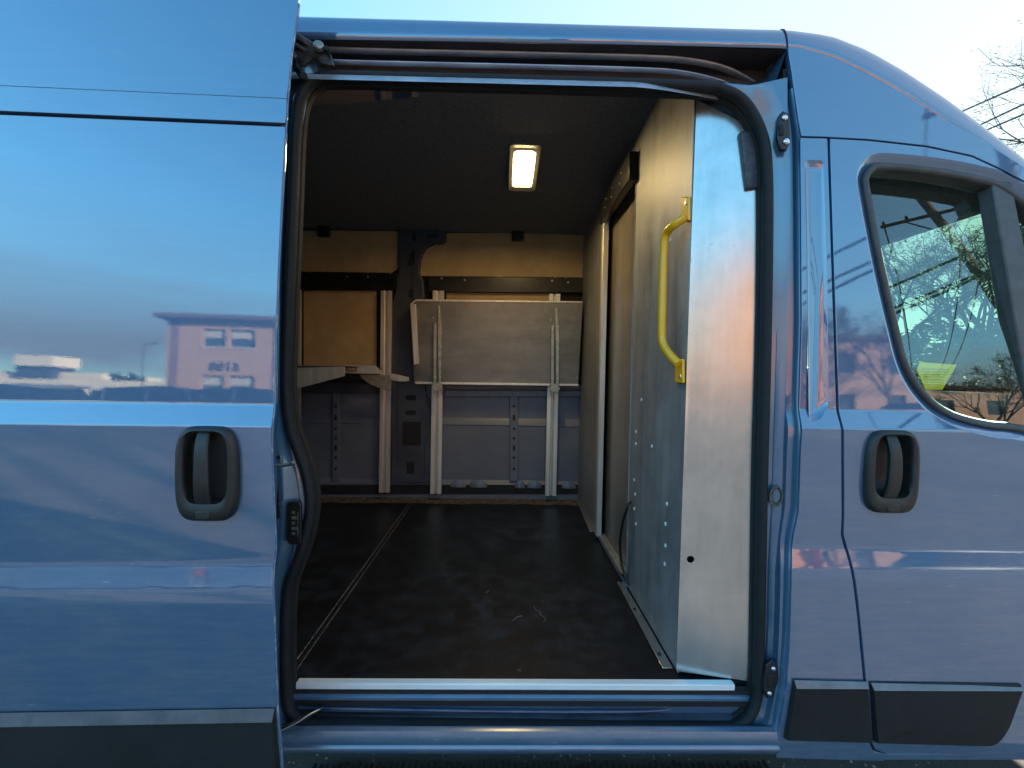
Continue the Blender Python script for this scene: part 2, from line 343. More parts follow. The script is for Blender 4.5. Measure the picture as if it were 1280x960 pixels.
def skin(name, outline, mat, parent, off=0.0, yaw=0.0, x0=0.0, holes=(), thick=.02, yf=None, xlev=(), label=None, rim=.0012, zl=LEVELS):
    """body panel: outline/holes are (x, z) loops; the face follows the body section, the edge is rolled back"""
    yfun = yf or (lambda x, z: YB(z) + off + (x - x0) * yaw)
    loops = [[Vector((p[0], 0, p[1])) for p in outline]] + [[Vector((p[0], 0, p[1])) for p in h] for h in holes]
    flat = [p for l in loops for p in l]
    tris = tessellate_polygon(loops)
    bm = bmesh.new(); vs = [bm.verts.new(p) for p in flat]
    for t in tris:
        try: bm.faces.new([vs[i] for i in t])
        except ValueError: pass
    for e in [e for e in bm.edges if not e.link_faces]: bm.edges.remove(e)
    zs = [p.z for p in flat]; xs = [p.x for p in flat]
    for z in zl:
        if min(zs) < z < max(zs):
            bmesh.ops.bisect_plane(bm, geom=bm.verts[:] + bm.edges[:] + bm.faces[:], plane_co=(0, 0, z), plane_no=(0, 0, 1), dist=1e-6)
    for x in xlev:
        if min(xs) < x < max(xs):
            bmesh.ops.bisect_plane(bm, geom=bm.verts[:] + bm.edges[:] + bm.faces[:], plane_co=(x, 0, 0), plane_no=(1, 0, 0), dist=1e-6)
    bmesh.ops.remove_doubles(bm, verts=bm.verts, dist=1e-5)
    for v in bm.verts: v.co.y = yfun(v.co.x, v.co.z)
    bm.normal_update()
    for f in bm.faces:
        if f.normal.y > 0: f.normal_flip()
    bm.normal_update()
    # rolled edge
    be = [e for e in bm.edges if len(e.link_faces) == 1]
    outd = {}
    for e in be:
        f = e.link_faces[0]; c = f.calc_center_median(); a, b = e.verts
        d = (b.co - a.co); n = Vector((d.z, 0, -d.x))
        if n.length < 1e-9: continue
        n.normalize()
        if n.dot(((a.co + b.co) / 2) - c) < 0: n = -n
        for q in (a, b): outd.setdefault(q, Vector((0, 0, 0))); outd[q] += n
    face_v = list(bm.verts)
    ring = {q: q for q in outd}; prev = ring
    for (ox, oy) in ((rim * .55, rim * .2), (rim, rim * .9), (rim, thick)):
        cur = {}
        for q, n in outd.items():
            m = n.normalized() if n.length > 1e-6 else Vector((0, 0, 0))
            cur[q] = bm.verts.new(q.co + Vector((m.x * ox, oy, m.z * ox)))
        for e in be:
            a, b = e.verts
            if a in outd and b in outd:
                try: bm.faces.new((prev[a], prev[b], cur[b], cur[a]))
                except ValueError: pass
        prev = cur
    bmesh.ops.recalc_face_normals(bm, faces=bm.faces)
    # make sure the big face looks outwards
    big = max(bm.faces, key=lambda f: f.calc_area())
    if big.normal.y > 0: bmesh.ops.reverse_faces(bm, faces=bm.faces)
    nf = len(face_v)
    me = bpy.data.meshes.new(name); bm.to_mesh(me); bm.free()
    o = link(name, me, mat, parent, smooth=0, label=label)
    me.shade_smooth()
    # exact normals of the section
    h = 5e-4
    nrm = []
    mev = [v.normal.copy() for v in me.vertices]
    for i, v in enumerate(me.vertices):
        if i < nf:
            x, z = v.co.x, v.co.z
            gx = (yfun(x + h, z) - yfun(x - h, z)) / (2 * h); gz = (yfun(x, z + h) - yfun(x, z - h)) / (2 * h)
            nrm.append(Vector((gx, -1, gz)).normalized())
        else: nrm.append(mev[i])
    me.normals_split_custom_set_from_vertices([tuple(n) for n in nrm])
    return o
def xz(pts): return [(p.x, p.z) for p in pts]

# ================================================================== THE VAN
VAN = thing("cargo_van", "blue high roof cargo van with its sliding side door open on an empty cargo bay", "van", (0, 1.0, 0))

# ---- sliding door (slid back, standing off the body)
DOFF, DYAW, DX0 = -.135, .026, -.55
def PD(u, v, out=0): return PB(u, v, DOFF - out, DYAW, DX0)
edge = [(372, 3), (367, 40), (363, 67), (358, 123), (356, 157), (350, 267), (347, 330), (343.5, 420), (342, 505), (339, 530), (338, 560), (341.5, 640),
        (343.5, 686), (340, 712), (341, 760), (343, 827), (345, 884), (349, 930), (353, 985)]
ed = [PD(u, v) for u, v in edge]
ztop, zbot = ed[0].z, ed[-1].z
zg1 = PD(180, 148.5).z; zg0 = PD(180, 115).z     # wide groove, fine seam
XL = -1.95
def door_y(x, z):
    y = YB(z) + DOFF + (x - DX0) * DYAW
    return y
def ed_x(z):
    for a, b in zip(ed, ed[1:]):
        if b.z <= z <= a.z: return a.x + (b.x - a.x) * (a.z - z) / (a.z - b.z)
    return ed[0].x if z > ed[0].z else ed[-1].x
def sup(c, w, h, wf, hf, n=48, dz=0, e=4.8):
    q = []
    for k in range(n):
        a = 2 * math.pi * k / n; ca, sa = math.cos(a), math.sin(a)
        x = abs(ca) ** (2 / e) * (1 if ca > 0 else -1) * w / 2 * wf; z = abs(sa) ** (2 / e) * (1 if sa > 0 else -1) * h / 2 * hf
        x *= 1 - .10 * abs(z / (h / 2)) ** 2.2
        q.append((c[0] + x, c[1] + z + dz))
    return q
def handle_box(pf, u0, u1, v0, v1):
    a, b = pf(u0, (v0 + v1) / 2), pf(u1, (v0 + v1) / 2); t, l = pf((u0 + u1) / 2, v0), pf((u0 + u1) / 2, v1)
    return ((a.x + b.x) / 2, (t.z + l.z) / 2), b.x - a.x, t.z - l.z
H1 = handle_box(lambda u, v: PD(u, v, .012), 217, 297, 533, 652)
def door_piece(name, z1, z0, parent, label=None, holes=()):
    pts = [p for p in xz(ed) if z0 < p[1] < z1]
    out = [(XL, z1), (ed_x(z1), z1)] + pts + [(ed_x(z0), z0), (XL, z0)]
    return skin(name, out, 'paint', parent, yf=door_y, label=label, holes=holes, thick=.012, xlev=[-1.8 + .15 * i for i in range(9)], zl=LEVELS)
gh = .0045
sdoor = door_piece("sliding_door", zg1 - gh * 1.2, zbot, VAN, "blue ribbed sliding door slid back, showing reflections of a brick building", holes=[sup(*H1, .80, .82, dz=.012)])
door_piece("upper_panel", zg0 - .0012, zg1 + gh * 1.2, sdoor)
door_piece("upper_panel", ztop + .12, zg0 + .0012, sdoor)
mb = MB()
yb = lambda z, x, d: door_y(x, z) + d
for (za, zb) in ((zbot, ztop + .1),):
    n = 24
    rings = []
    for k in range(n + 1):
        z = za + (zb - za) * k / n
        rings.append([(XL, yb(z, XL, .012), z), (ed_x(z) - .015, yb(z, ed_x(z), .012), z), (ed_x(z) - .018, yb(z, ed_x(z), .04), z), (XL, yb(z, XL, .04), z)])
    mb.loft(rings, True, True, True)
mb.obj("door_inner_frame", 'black', sdoor, smooth=0)
# pale worn edge of the door
mb = MB()
pth = [Vector((ed_x(z) + .0022, door_y(ed_x(z), z) + .0035, z)) for z in [zbot + (ztop - zbot) * k / 60 for k in range(61)]]
mb.tube(pth, .0016, 6)
mb.obj("door_edge_fold", noisemat("worn_paint_edge", (.12, .2, .34), (.55, .62, .68), 30, (.3, .5), .2, lo=.5, hi=.75), sdoor)

# lower trim board of the sliding door
def trim(name, outline, parent, yf, out=.014, bev=.022):
    """rubber-faced rub board: face stands out, chamfer along the top"""
    pts = round_poly([Vector((a, b, 0)) for a, b in outline], [0.0] * len(outline))
    zt = max(p.y for p in pts)
    mb = MB()
    ring0, ring1, ring2, ring3 = [], [], [], []
    cx = sum(p.x for p in pts) / len(pts); cz = sum(p.y for p in pts) / len(pts)
    n = len(pts)
    for i, p in enumerate(pts):
        a = pts[i - 1]; b = pts[(i + 1) % n]
        d1 = (p - a).normalized(); d2 = (b - p).normalized()
        nn = Vector((-(d1.y + d2.y), d1.x + d2.x)); 
        inn = Vector((nn.x, nn.y)); inn = inn.normalized() if inn.length > 1e-6 else Vector((0, 0))
        if inn.dot(Vector((cx - p.x, cz - p.y))) < 0: inn = -inn
        top = p.y > zt - .012
        ins = bev if top else .006
        q = Vector((p.x + inn.x * .005, min(p.y + inn.y * .005, zt - bev)))
        y = yf(p.x, p.y)
        ring0.append((p.x, y + .004, p.y)); ring1.append((p.x, y - .003, p.y))
        ring2.append((q.x, yf(q.x, cz) - out, q.y))
    mb.loft([ring0, ring1, ring2], True, True, True)
    tp = [i for i, p in enumerate(pts) if p.y > zt - .012]
    if len(tp) >= 2:
        a, b = min(tp, key=lambda i: pts[i].x), max(tp, key=lambda i: pts[i].x)
        e = .0014; o = [Vector(ring1[a]), Vector(ring1[b]), Vector(ring2[b]), Vector(ring2[a])]
        nn = (o[1] - o[0]).cross(o[3] - o[0]).normalized(); nn = nn if nn.z > 0 else -nn
        MB().slab([q + nn * e for q in o], nn * .0012).obj("trim_top_edge", 'satin', parent)
    return mb.obj(name, 'plastic', parent, smooth=20, bevel=.0015)
q0, q1 = PD(345, 884), PD(353, 984)
trim("side_trim", [(XL, q0.z), (ed_x(q0.z) - .001, q0.z), (ed_x(q1.z) - .001, q1.z), (XL, q1.z)], sdoor, door_y, out=.010, bev=.028)

def handle(parent, H, yf):
    """oval pull: raised surround, dished bowl, vertical strap, lock cover"""
    (cx, cz), w, h = H
    y0 = yf(cx, cz)
    def rg(wf, hf, d, dz=0): return [(x, y0 - d, z) for x, z in sup((cx, cz), w, h, wf, hf, dz=dz)]
    MB().loft([rg(1, 1, -.003), rg(1, 1, .005), rg(.965, .975, .014), rg(.90, .93, .019), rg(.76, .82, .020, .010), rg(.69, .75, .016, .014), rg(.665, .72, .004, .014), rg(.63, .69, -.020, .014),
               rg(.50, .55, -.034, .012), rg(.2, .25, -.038, .012)], True, False, True).obj("door_handle", 'handle', parent, smooth=50)
    sw = w * .235; sx = cx - w * .05
    rings = []
    for k in range(19):
        t = -1 + 2 * k / 18; z = cz + .012 + t * h * .40
        y = y0 - (.010 + .019 * (1 - abs(t) ** 3.0)); ww = sw * (1 - .12 * t); c = sx + .004 * (1 - t * t)
        rings.append([(c - ww / 2, y + .004, z), (c - ww / 2 + .004, y, z), (c + ww / 2 - .004, y, z), (c + ww / 2, y + .004, z), (c + ww / 2, y + .014, z), (c - ww / 2, y + .014, z)])
    MB().loft(rings, True, True, True).obj("handle_strap", 'handle', parent, smooth=40, bevel=.001)
    MB().box(sx - sw * .35, sx + sw * .62, y0 - .0215, y0 - .008, cz - h * .465, cz - h * .375).obj("lock_cover", 'handle', parent, bevel=.003)
handle(sdoor, H1, door_y)

# ---- front body skins
def body(u, v): p = PB(u, v); return (p.x, p.z)
crease_px = [(985, 57.5), (1000, 60), (1018, 64), (1049, 75), (1080, 91), (1127, 115), (1174, 145), (1230, 188), (1280, 231)]
gap_top = [(1002, 171), (1034, 172), (1087, 175), (1159, 183), (1215, 195), (1252, 212), (1280, 230)]
gap_rear = [(1036, 173), (1040, 300), (1045, 450), (1049, 520), (1054, 644), (1053, 668), (1060, 692), (1073, 767), (1081, 850), (1086, 923), (1093, 938), (1107, 942)]
lip = [(986, 58), (992, 100), (999, 150), (1001, 172), (1002, 250), (1003, 400), (1002, 560), (999, 640), (993, 668), (990, 720), (988, 800), (984, 860), (977, 900), (970, 941)]
# upper cab corner between roof rail and the cab door line
def fw(pts, more):       # extend a pixel chain with world (x,z) points beyond the frame
    return [body(*p) for p in pts] + more
gt = fw(gap_top[:-1], [(1.41, 1.951), (1.62, 1.80), (1.85, 1.60), (2.1, 1.37)])
cr_ = [body(*p) for p in crease_px[:-2]]
CRX = [(1.30, 2.055), (1.41, 1.99), (1.62, 1.845), (1.85, 1.645), (2.12, 1.39)]
cr = cr_ + CRX
lipb = [body(*p) for p in lip]
def off2(pts, d):        # shift an open chain sideways
    out = []
    for i, p in enumerate(pts):
        a = Vector(pts[max(0, i - 1)]); b = Vector(pts[min(len(pts) - 1, i + 1)]); t = (b - a).normalized(); n = Vector((-t.y, t.x)); out.append((p[0] + n.x * d, p[1] + n.y * d))
    return out
gu = off2(gt, .0034); gl_ = off2(gt, -.0034)
XC = [.7 + .08 * i for i in range(20)]
skin("cab_corner_panel", [p for p in cr] + gu[::-1] + [lipb[2], lipb[1]], 'paint', VAN, xlev=XC)
# B pillar skin with its pressed recess
gr = [body(*p) for p in gap_rear]
grl = off2(gr, -.0048); grr = off2(gr, .0048)
if grl[0][0] > grr[0][0]: grl, grr = grr, grl
rec = [(1006, 200), (1030, 200), (1034, 330), (1036, 505), (1027, 524), (1012, 528), (1009, 400)]
recb = round_poly([Vector((*body(*p), 0)) for p in rec], .012, 5)
cen = sum(recb, Vector((0, 0, 0))) / len(recb)
rec_in = [cen + Vector(((p.x - cen.x) * .45, (p.y - cen.y) * .93, 0)) for p in recb]
zt = gl_[0][1]; znotch = zt
pil_out = [(lipb[3][0], zt)] + [(grl[0][0], gl_[1][1])] + grl[1:] + [(gr[-1][0], gr[-1][1] - .004), (gr[-1][0], body(1110, 951)[1]), (lipb[-1][0] + .004, body(975, 947)[1])] + lipb[:3:-1]
pil = skin("pillar_panel", pil_out, 'paint', VAN, holes=[[(p.x, p.y) for p in recb]], xlev=XC)
mb = MB()
rgs = []
for f, d in ((1.0, 0), (.85, .002), (.5, .005), (0, .006)):
    rgs.append([Vector((q.x, YB(q.y) + d, q.y)) for q in [rec_in[i].lerp(recb[i], f) for i in range(len(recb))]])
mb.loft(rgs, True, False, True).obj("pressed_recess", 'paint', pil, smooth=60)
zr_a, zr_b = body(1120, 944.5)[1], body(1120, 951)[1]
skin("rocker_panel", [(gr[-1][0] + .003, zr_a), (2.0, zr_a), (2.0, zr_b), (gr[-1][0] + .003, zr_b)], 'paint', VAN, off=.004)
# front door
win_out_px = [(1084, 237), (1083, 219), (1090, 208), (1105, 203), (1169, 209), (1225, 219), (1262, 232)]
win_low_px = [(1101, 327), (1120, 410), (1135, 462), (1161, 500), (1195, 522), (1240, 534), (1280, 539)]
def wpt(px): p = PB(*px); return Vector((p.x, p.z, 0))
wtop = [wpt(p) for p in win_out_px]; wlow = [wpt(p) for p in win_low_px]
wloop = wtop + [Vector((1.50, 1.84, 0)), Vector((1.72, 1.60, 0)), Vector((1.86, 1.40, 0)), Vector((1.88, 1.27, 0)), Vector((1.80, 1.235, 0)), Vector((1.6, 1.232, 0))] + wlow[::-1]
wl = smooth_path([p for p in wloop], 5, True)
wc = Vector((1.35, 1.6, 0))
def inset(loop, d):
    out = []; n = len(loop)
    for i in range(n):
        a = loop[i - 1]; b = loop[(i + 1) % n]; t = (b - a).normalized(); nn = Vector((-t.y, t.x, 0))
        if nn.dot(wc - loop[i]) < 0 and (wc - loop[i]).length > .05: nn = -nn
        out.append(loop[i] + nn * d)
    return out
wl_o = inset(wl, -.026)
door_out = [grr[0]] + [(p[0], p[1]) for p in gl_[2:]] + [(2.14, 1.30), (2.16, .9), (2.12, .50), (2.02, .42), (1.9, body(1280, 944)[1])] + [(gr[-1][0] + .004, gr[-1][1] + .0)] + grr[-2:0:-1]
door_out[0] = (grr[0][0], gl_[1][1])
H2 = handle_box(lambda u, v: PB(u, v, -.012), 1083, 1150, 538, 642)
fdoor = skin("front_door", door_out, 'paint', VAN, holes=[[(p.x, p.y) for p in wl_o], sup(*H2, .80, .82, dz=.012)], xlev=XC)
mb = MB(); rgs = []
for d, y in ((-.026, 0), (-.022, .0012), (-.016, .0055), (-.006, .0125), (.0, .015), (.002, .03)):
    rgs.append([Vector((q.x, YB(q.y) + y, q.y)) for q in inset(wl, d)])
mb.loft(rgs).obj("window_flange", 'paint', fdoor, smooth=60)
mb = MB(); rgs = []
for d, y in ((-.003, .0165), (-.002, .006), (.002, .003), (.012, .004), (.0165, .009), (.018, .02), (.018, .050)):
    rgs.append([Vector((q.x, YB(q.y) + y, q.y)) for q in inset(wl, d)])
mb.loft(rgs).obj("window_seal", noisemat("grey_window_rubber", (.030, .030, .032), (.055, .054, .055), 20, (.35, .5)), fdoor, smooth=60)
# door glass, gently barrelled
GP0 = Vector((1.2, .03, 1.62))
def gy(x, z): return .030 + (z - 1.25) * .075 + (z - 1.25) ** 2 * .06
gx0, gx1, gz0, gz1 = .86, 1.92, 1.21, 2.06
ins = inset(wl, .010)
o = skin("window_glass", [(p.x, p.y) for p in ins], 'glass', fdoor, yf=lambda x, z: gy(x, z), thick=.003, rim=.0005, xlev=XC,
     zl=[1.2 + .03 * i for i in range(30)])
# divider bar between drop glass and the fixed quarter light
mb = MB()
bt0, bt1, bb0, bb1 = PB(1243, 232), PB(1262, 236), PB(1284, 420), PB(1312, 420)
bb0 = Vector((bt0.x + .16, 0, 1.24)); 
def bar(xa, xb, xc, xd, zt, zb, y0, y1):
    rings = []
    for k in range(9):
        t = k / 8; z = zt + (zb - zt) * t; a = xa + (xc - xa) * t; b = xb + (xd - xb) * t
        rings.append([(a, YB(z) + y1, z), (a, YB(z) + y0, z), (b, YB(z) + y0, z), (b, YB(z) + y1, z)])
    return rings
pa, pb_ = PB(1243, 225), PB(1268, 232)
pc, pd = PB(1272, 400), PB(1306, 400)
sl = (pc.x - pa.x) / (pc.z - pa.z)
xe = pc.x + sl * (1.225 - pc.z)
MB().loft(bar(pa.x, pb_.x, xe, xe + (pd.x - pc.x), pa.z, 1.225, .006, .05), True, True, True).obj("window_divider", noisemat("grey_divider", (.05, .05, .055), (.085, .085, .09), 20, (.35, .5)), fdoor, bevel=.004)
MB().tube([Vector((p[0], YB(p[1]) + .024, p[1])) for p in gr], .012, 6, flat=.4).obj("door_gap_seal", 'black', VAN)
MB().tube([Vector((p[0], YB(p[1]) + .024, p[1])) for p in gt], .012, 6, flat=.4).obj("door_gap_seal", 'black', VAN)
# trims
def t2(pxs): return [body(*p) for p in pxs]
trim("side_trim", t2([(991, 849), (1083, 851), (1087.5, 925), (979, 922)]), pil, lambda x, z: YB(z), out=.013, bev=.018)
tr = round_poly([Vector((*body(*p), 0)) for p in [(1086.5, 851.5), (1277, 854), (1257, 907), (1240, 930), (1091, 926)]], [.002, .012, .02, .03, .004], 4)
trim("side_trim", [(p.x, p.y) for p in tr], fdoor, lambda x, z: YB(z), out=.013, bev=.018)
handle(fdoor, H2, lambda x, z: YB(z))

# fender, bonnet, front end (beyond the frame, for other views)
zs = body(1280, 944)[1]
fo = [(2.12, 1.385), (2.30, 1.23), (2.62, 1.10), (2.80, .95), (2.86, .6), (2.84, .34), (2.72, .34)] + \
     [(2.38 + .345 * math.cos(R(a)), .34 + .37 * math.sin(R(a))) for a in range(0, 181, 15)] + [(2.03, .36), (2.024, .41), (2.126, .49), (2.166, .9), (2.146, 1.30)]
skin("front_fender", fo, 'paint', VAN, yf=lambda x, z: YB(z) + max(0, x - 2.3) ** 2 * .5)
# far side panel with a window hole, plus the rear near side behind the sliding door
def far_skin(name, outline, holes=()):
    o = skin(name, outline, 'paint', VAN, holes=holes)
    for v in o.data.vertices: v.co.y = 2.05 - v.co.y
    o.data.flip_normals(); return o
far_out = [(-3.1, .40), (-2.2, .40)] + [(-1.85 + .36 * math.cos(R(a)), .38 + .38 * math.sin(R(a))) for a in range(180, -1, -15)] + \
          [(gr[-1][0], .36), (2.03, .36)] + fo[7:20][::-1] + [(2.84, .34), (2.86, .6), (2.80, .95), (2.62, 1.10), (2.30, 1.23), (2.12, 1.39), (1.85, 1.645), (1.62, 1.845), (1.41, 1.99), (1.30, 2.055)] + cr_[::-1] + [(-3.1, cr_[0][1])]
far_skin("far_side_panel", far_out, holes=[[(p.x, p.y) for p in wl]])
PCO = body(355, 500)[0] - .02

# ---- roof
def roof_section(x, zc, h, yc=.062):
    pts = [(yc, zc - .004), (yc + .004, zc + .25 * h), (yc + .010, zc + .5 * h), (yc + .018, zc + .70 * h), (yc + .030, zc + .83 * h), (yc + .052, zc + .93 * h), (yc + .10, zc + 1.02 * h), (yc + .2, zc + 1.08 * h),
           (.6, zc + 1.08 * h + .012), (1.025, zc + 1.08 * h + .018)]
    pts = pts + [(2.05 - a, b) for a, b in pts[-2::-1]]
    return [Vector((x, a, b)) for a, b in pts]
sil = [(376, 22), (700, 31), (940, 38), (982, 39), (1034, 45), (1080, 62), (1127, 89), (1174, 120), (1221, 156), (1252, 181), (1280, 205)]
sx = []
for u, v in sil:
    p = P(u, v, .062 + .040); sx.append((p.x, p.z))
def interp(tab, x):
    if x <= tab[0][0]: return tab[0][1]
    for (a, b), (c, d) in zip(tab, tab[1:]):
        if x <= c: return b + (d - b) * (x - a) / (c - a)
    (a, b), (c, d) = tab[-2:]; return d + (d - b) * (x - c) / (c - a)
crt = [body(376, 46)] + [body(700, 50.5)] + cr_ + CRX
sxt = sx + [(1.62, 1.905), (1.85, 1.70), (2.12, 1.44)]
rings = []
xs = [-3.1, -2, -1.2, -.6, 0, .3, .5, .6] + [.66 + .04 * i for i in range(23)]
XW = 1.52
for x in xs:
    if x > XW: continue
    zc = interp(crt, x); zs_ = interp(sxt, x); h = max(.02, (zs_ - zc) / .88)
    rings.append(roof_section(x, zc, h))
mb = MB().loft(rings, False)
o = mb.obj("roof_panel", 'paint', VAN, smooth=60, fixn=True)
sol = o.modifiers.new("thick", 'SOLIDIFY'); sol.thickness = .004; sol.offset = -1
ROOF_FRONT = rings[-1]
# roof joint line at the cab cap
xj = body(985, 58)[0]
ri = roof_section(xj, interp(crt, xj), (interp(sxt, xj) - interp(crt, xj)) / .88)
MB().tube([p + Vector((0, -.0005, .0005)) for p in ri[:8]], .0022, 6).obj("roof_joint", 'rubber', VAN)
# A pillars, windscreen, cowl, bonnet
for side in (0, 1):
    path = []
    for x in (1.50, 1.62, 1.80, 2.0, 2.14):
        y = .095 + (x - 1.5) * .05; path.append(Vector((x, y if not side else 2.05 - y, interp(crt, x) + .0)))
    MB().tube(path, .040, 12).obj("windscreen_pillar", 'paint', VAN)
MB().add([(1.50, .13, 2.0), (1.50, 1.92, 2.0), (2.25, 1.90, 1.33), (2.25, .15, 1.33)], [(0, 1, 2, 3)]).obj("windscreen_glass", glass("green_windscreen_glass", (.46, .64, .52)), VAN)
MB().box(1.44, 1.505, .10, 1.95, 1.935, interp(sxt, 1.47) + .005).obj("windscreen_header", 'head', VAN)
bn = []
for x, z in ((2.16, 1.37), (2.3, 1.26), (2.5, 1.19), (2.68, 1.10), (2.80, .96), (2.87, .62), (2.85, .34)):
    yo = max(0, x - 2.3) ** 2 * .5 + .02
    bn.append([Vector((x, yo, z - .02)), Vector((x + .01, yo + .1, z)), Vector((x + .05, 1.02, z + .01)), Vector((x + .01, 1.95 - yo, z)), Vector((x, 2.03 - yo, z - .02))])
MB().loft(bn, False).obj("bonnet", 'paint', VAN, smooth=60)
# rear body (rear near side, back)
rear_out = [(-3.1, cr_[0][1]), (PCO, cr_[0][1]), (PCO, .40), (-1.49, .40)] + [(-1.85 + .36 * math.cos(R(a)), .38 + .38 * math.sin(R(a))) for a in range(0, 181, 15)] + [(-3.1, .40)]
skin("rear_side_panel", rear_out, 'paint', VAN, off=.002)
MB().box(-3.12, -3.08, .06, 1.99, .40, 2.30).obj("rear_door", 'paint', VAN)
def wheel(x, y, par, name="wheel"):
    w = MB().ring((x, y, .34), (0, 1, 0), .34, .20, .21, 36).obj(name, 'rubber', par, bevel=.015)
    MB().cyl((x, y + .03, .34), (0, 1, 0), .205, .14, 30).obj("rim", 'tan', w)
for x in (-1.85, 2.38):
    wheel(x, .08, VAN); wheel(x, 1.76, VAN)

# ---- door opening frame
seal_px = [(371, 160), (367, 260), (361, 400), (359, 470), (360.5, 505), (365, 536), (375, 565), (384, 590), (389.5, 622), (388, 648), (381, 680), (371, 708), (362, 735), (359, 775), (359, 840), (361, 878), (372, 895), (400, 903), (520, 904.5), (700, 906), (880, 908), (917, 906), (936, 893), (945, 866), (948, 800), (951.5, 600), (955.5, 450), (958, 300), (957, 205), (949, 163),
           (930, 130), (905, 114.5), (868, 109.5), (700, 104), (520, 99.5), (420, 97), (396, 101), (379, 118)]
SY = .055
sealw = [P(u, v, SY + (0.0)) for u, v in seal_px]
seal = smooth_path(sealw, 4, True)
inner0 = []
for i in range(len(seal)):
    t = (seal[(i + 1) % len(seal)] - seal[i - 1]).normalized(); nn = Vector((t.z, 0, -t.x)); inner0.append(nn if nn.dot(Vector((.07, 0, 1.4)) - seal[i]) > 0 else -nn)
MB().tube([seal[i] - inner0[i] * .002 for i in range(len(seal))], .0138, 12, True, flat=1.35).obj("door_seal", 'rubber', VAN, smooth=60)
# inner carpet-like lip of the seal
scen = Vector((.07, 0, 1.4))
inner = []
n = len(seal)
for i in range(n):
    t = (seal[(i + 1) % n] - seal[i - 1]).normalized(); nn = Vector((t.z, 0, -t.x)); nn = nn if nn.dot(scen - seal[i]) > 0 else -nn
    inner.append(nn)
def sring(d, y): return [seal[i] + inner[i] * d + Vector((0, y, 0)) for i in range(n)]
MB().loft([sring(-.004, .012), sring(.012, .016), sring(.013, .032), sring(.006, .040)]).obj("inner_frame", 'black', VAN, smooth=60)
# jamb: loops from the seal outward to the skin edges
def chain(pxs, y): return [P(u, v, y) for u, v in pxs]
# front jamb (right of the opening): lofted strips from skin lip to the seal
lipw = [PB(*p) for p in lip]
# resample by height
def at_z(ch, z):
    for a, b in zip(ch, ch[1:]):
        if (a.z - z) * (b.z - z) <= 0 and abs(a.z - b.z) > 1e-7:
            return a.lerp(b, (a.z - z) / (a.z - b.z))
    return ch[0].copy() if abs(ch[0].z - z) < abs(ch[-1].z - z) else ch[-1].copy()
right_seal = chain([(905, 112), (930, 128), (949, 163), (957, 205), (958, 300), (955.5, 450), (951.5, 600), (948, 800), (945, 866), (936, 893), (917, 906)], SY)
zhi = P(960, 108, .06).z; zlo = P(975, 940, .02).z
rows = []
Nz = 70
for k in range(Nz + 1):
    z = zhi + (zlo - zhi) * k / Nz
    L = at_z(lipw, z); S = at_z(right_seal, z)
    sxx = S.x + .010
    # extra bulge lines pressed in the jamb
    w = L.x - sxx
    row = [Vector((L.x + .002, YB(z) + .004, z)), Vector((L.x - .004, YB(z) + .010, z)), Vector((L.x - .007, YB(z) + .026, z)), Vector((L.x - w * .30, YB(z) + .028, z)), Vector((L.x - w * .34, .040 + .01, z)),
           Vector((L.x - w * .62, .045 + .01, z)), Vector((L.x - w * .68, .060, z)), Vector((sxx, .063, z)), Vector((sxx - .006, .066, z))]
    rows.append(row)
jamb = MB().loft(rows, False).obj("front_jamb", 'paintin', VAN, smooth=40, bevel=0)
# rear jamb (left of the opening)
left_seal = chain([(396, 101), (379, 118), (371, 160), (367, 260), (361, 400), (359, 470), (360.5, 505), (365, 536), (375, 565), (384, 590), (389.5, 622), (388, 648), (381, 680), (371, 708), (362, 735), (359, 775), (359, 840), (361, 878), (372, 895)], SY)
rows = []
for k in range(Nz + 1):
    z = P(380, 60, .06).z + (zlo - P(380, 60, .06).z) * k / Nz
    S = at_z(left_seal, z); xx = P(338, 500, .02).x
    sxx = S.x - .008; ridge = max(0, min(1, (S.x + .55) / .07))
    w = sxx - xx
    row = [Vector((xx - .06, YB(z) + .01, z)), Vector((xx + .002, YB(z) + .012, z)), Vector((xx + .004 + w * .3, YB(z) + .016, z)), Vector((xx + .006 + w * .34, YB(z) + .026, z)), Vector((xx + w * .72, .055, z)),
           Vector((xx + w * .78, .048, z)), Vector((xx + w * .9, .052, z)), Vector((sxx, .062, z)), Vector((sxx + .006, .066, z))]
    rows.append(row)
rjamb = MB().loft(rows, False).obj("rear_jamb", 'paintin', VAN, smooth=40)

# ---- header: channel under the roof rail with the upper door track
x0, x1 = -1.9, xj
za = interp(crt, 0)
ch_rows = []
def hp(u, v, y): return P(u, v, y)
def hline(v0, v1, y, ua=372, ub=985):
    a, b = P(ua, v0, y), P(ub, v1, y); return a, b
# soffit + back wall of the recess
A = [(crt[0][0], .060, crt[0][1] - .004), (xj, .060, cr_[0][1] - .004), (xj, .150, cr_[0][1] - .006), (crt[0][0], .150, crt[0][1] - .004)]
zb0, zb1 = P(372, 96, .15).z - .03, P(985, 112, .15).z - .03
MB().add([(crt[0][0] - .5, .063, crt[0][1] - .008), (xj + .004, .063, cr_[0][1] - .008), (xj + .004, .150, cr_[0][1] - .008), (crt[0][0] - .5, .150, crt[0][1] - .008),
          (xj + .004, .150, zb1), (crt[0][0] - .5, .150, zb0)], [(0, 1, 2, 3), (3, 2, 4, 5)]).obj("track_recess", 'chan', VAN)
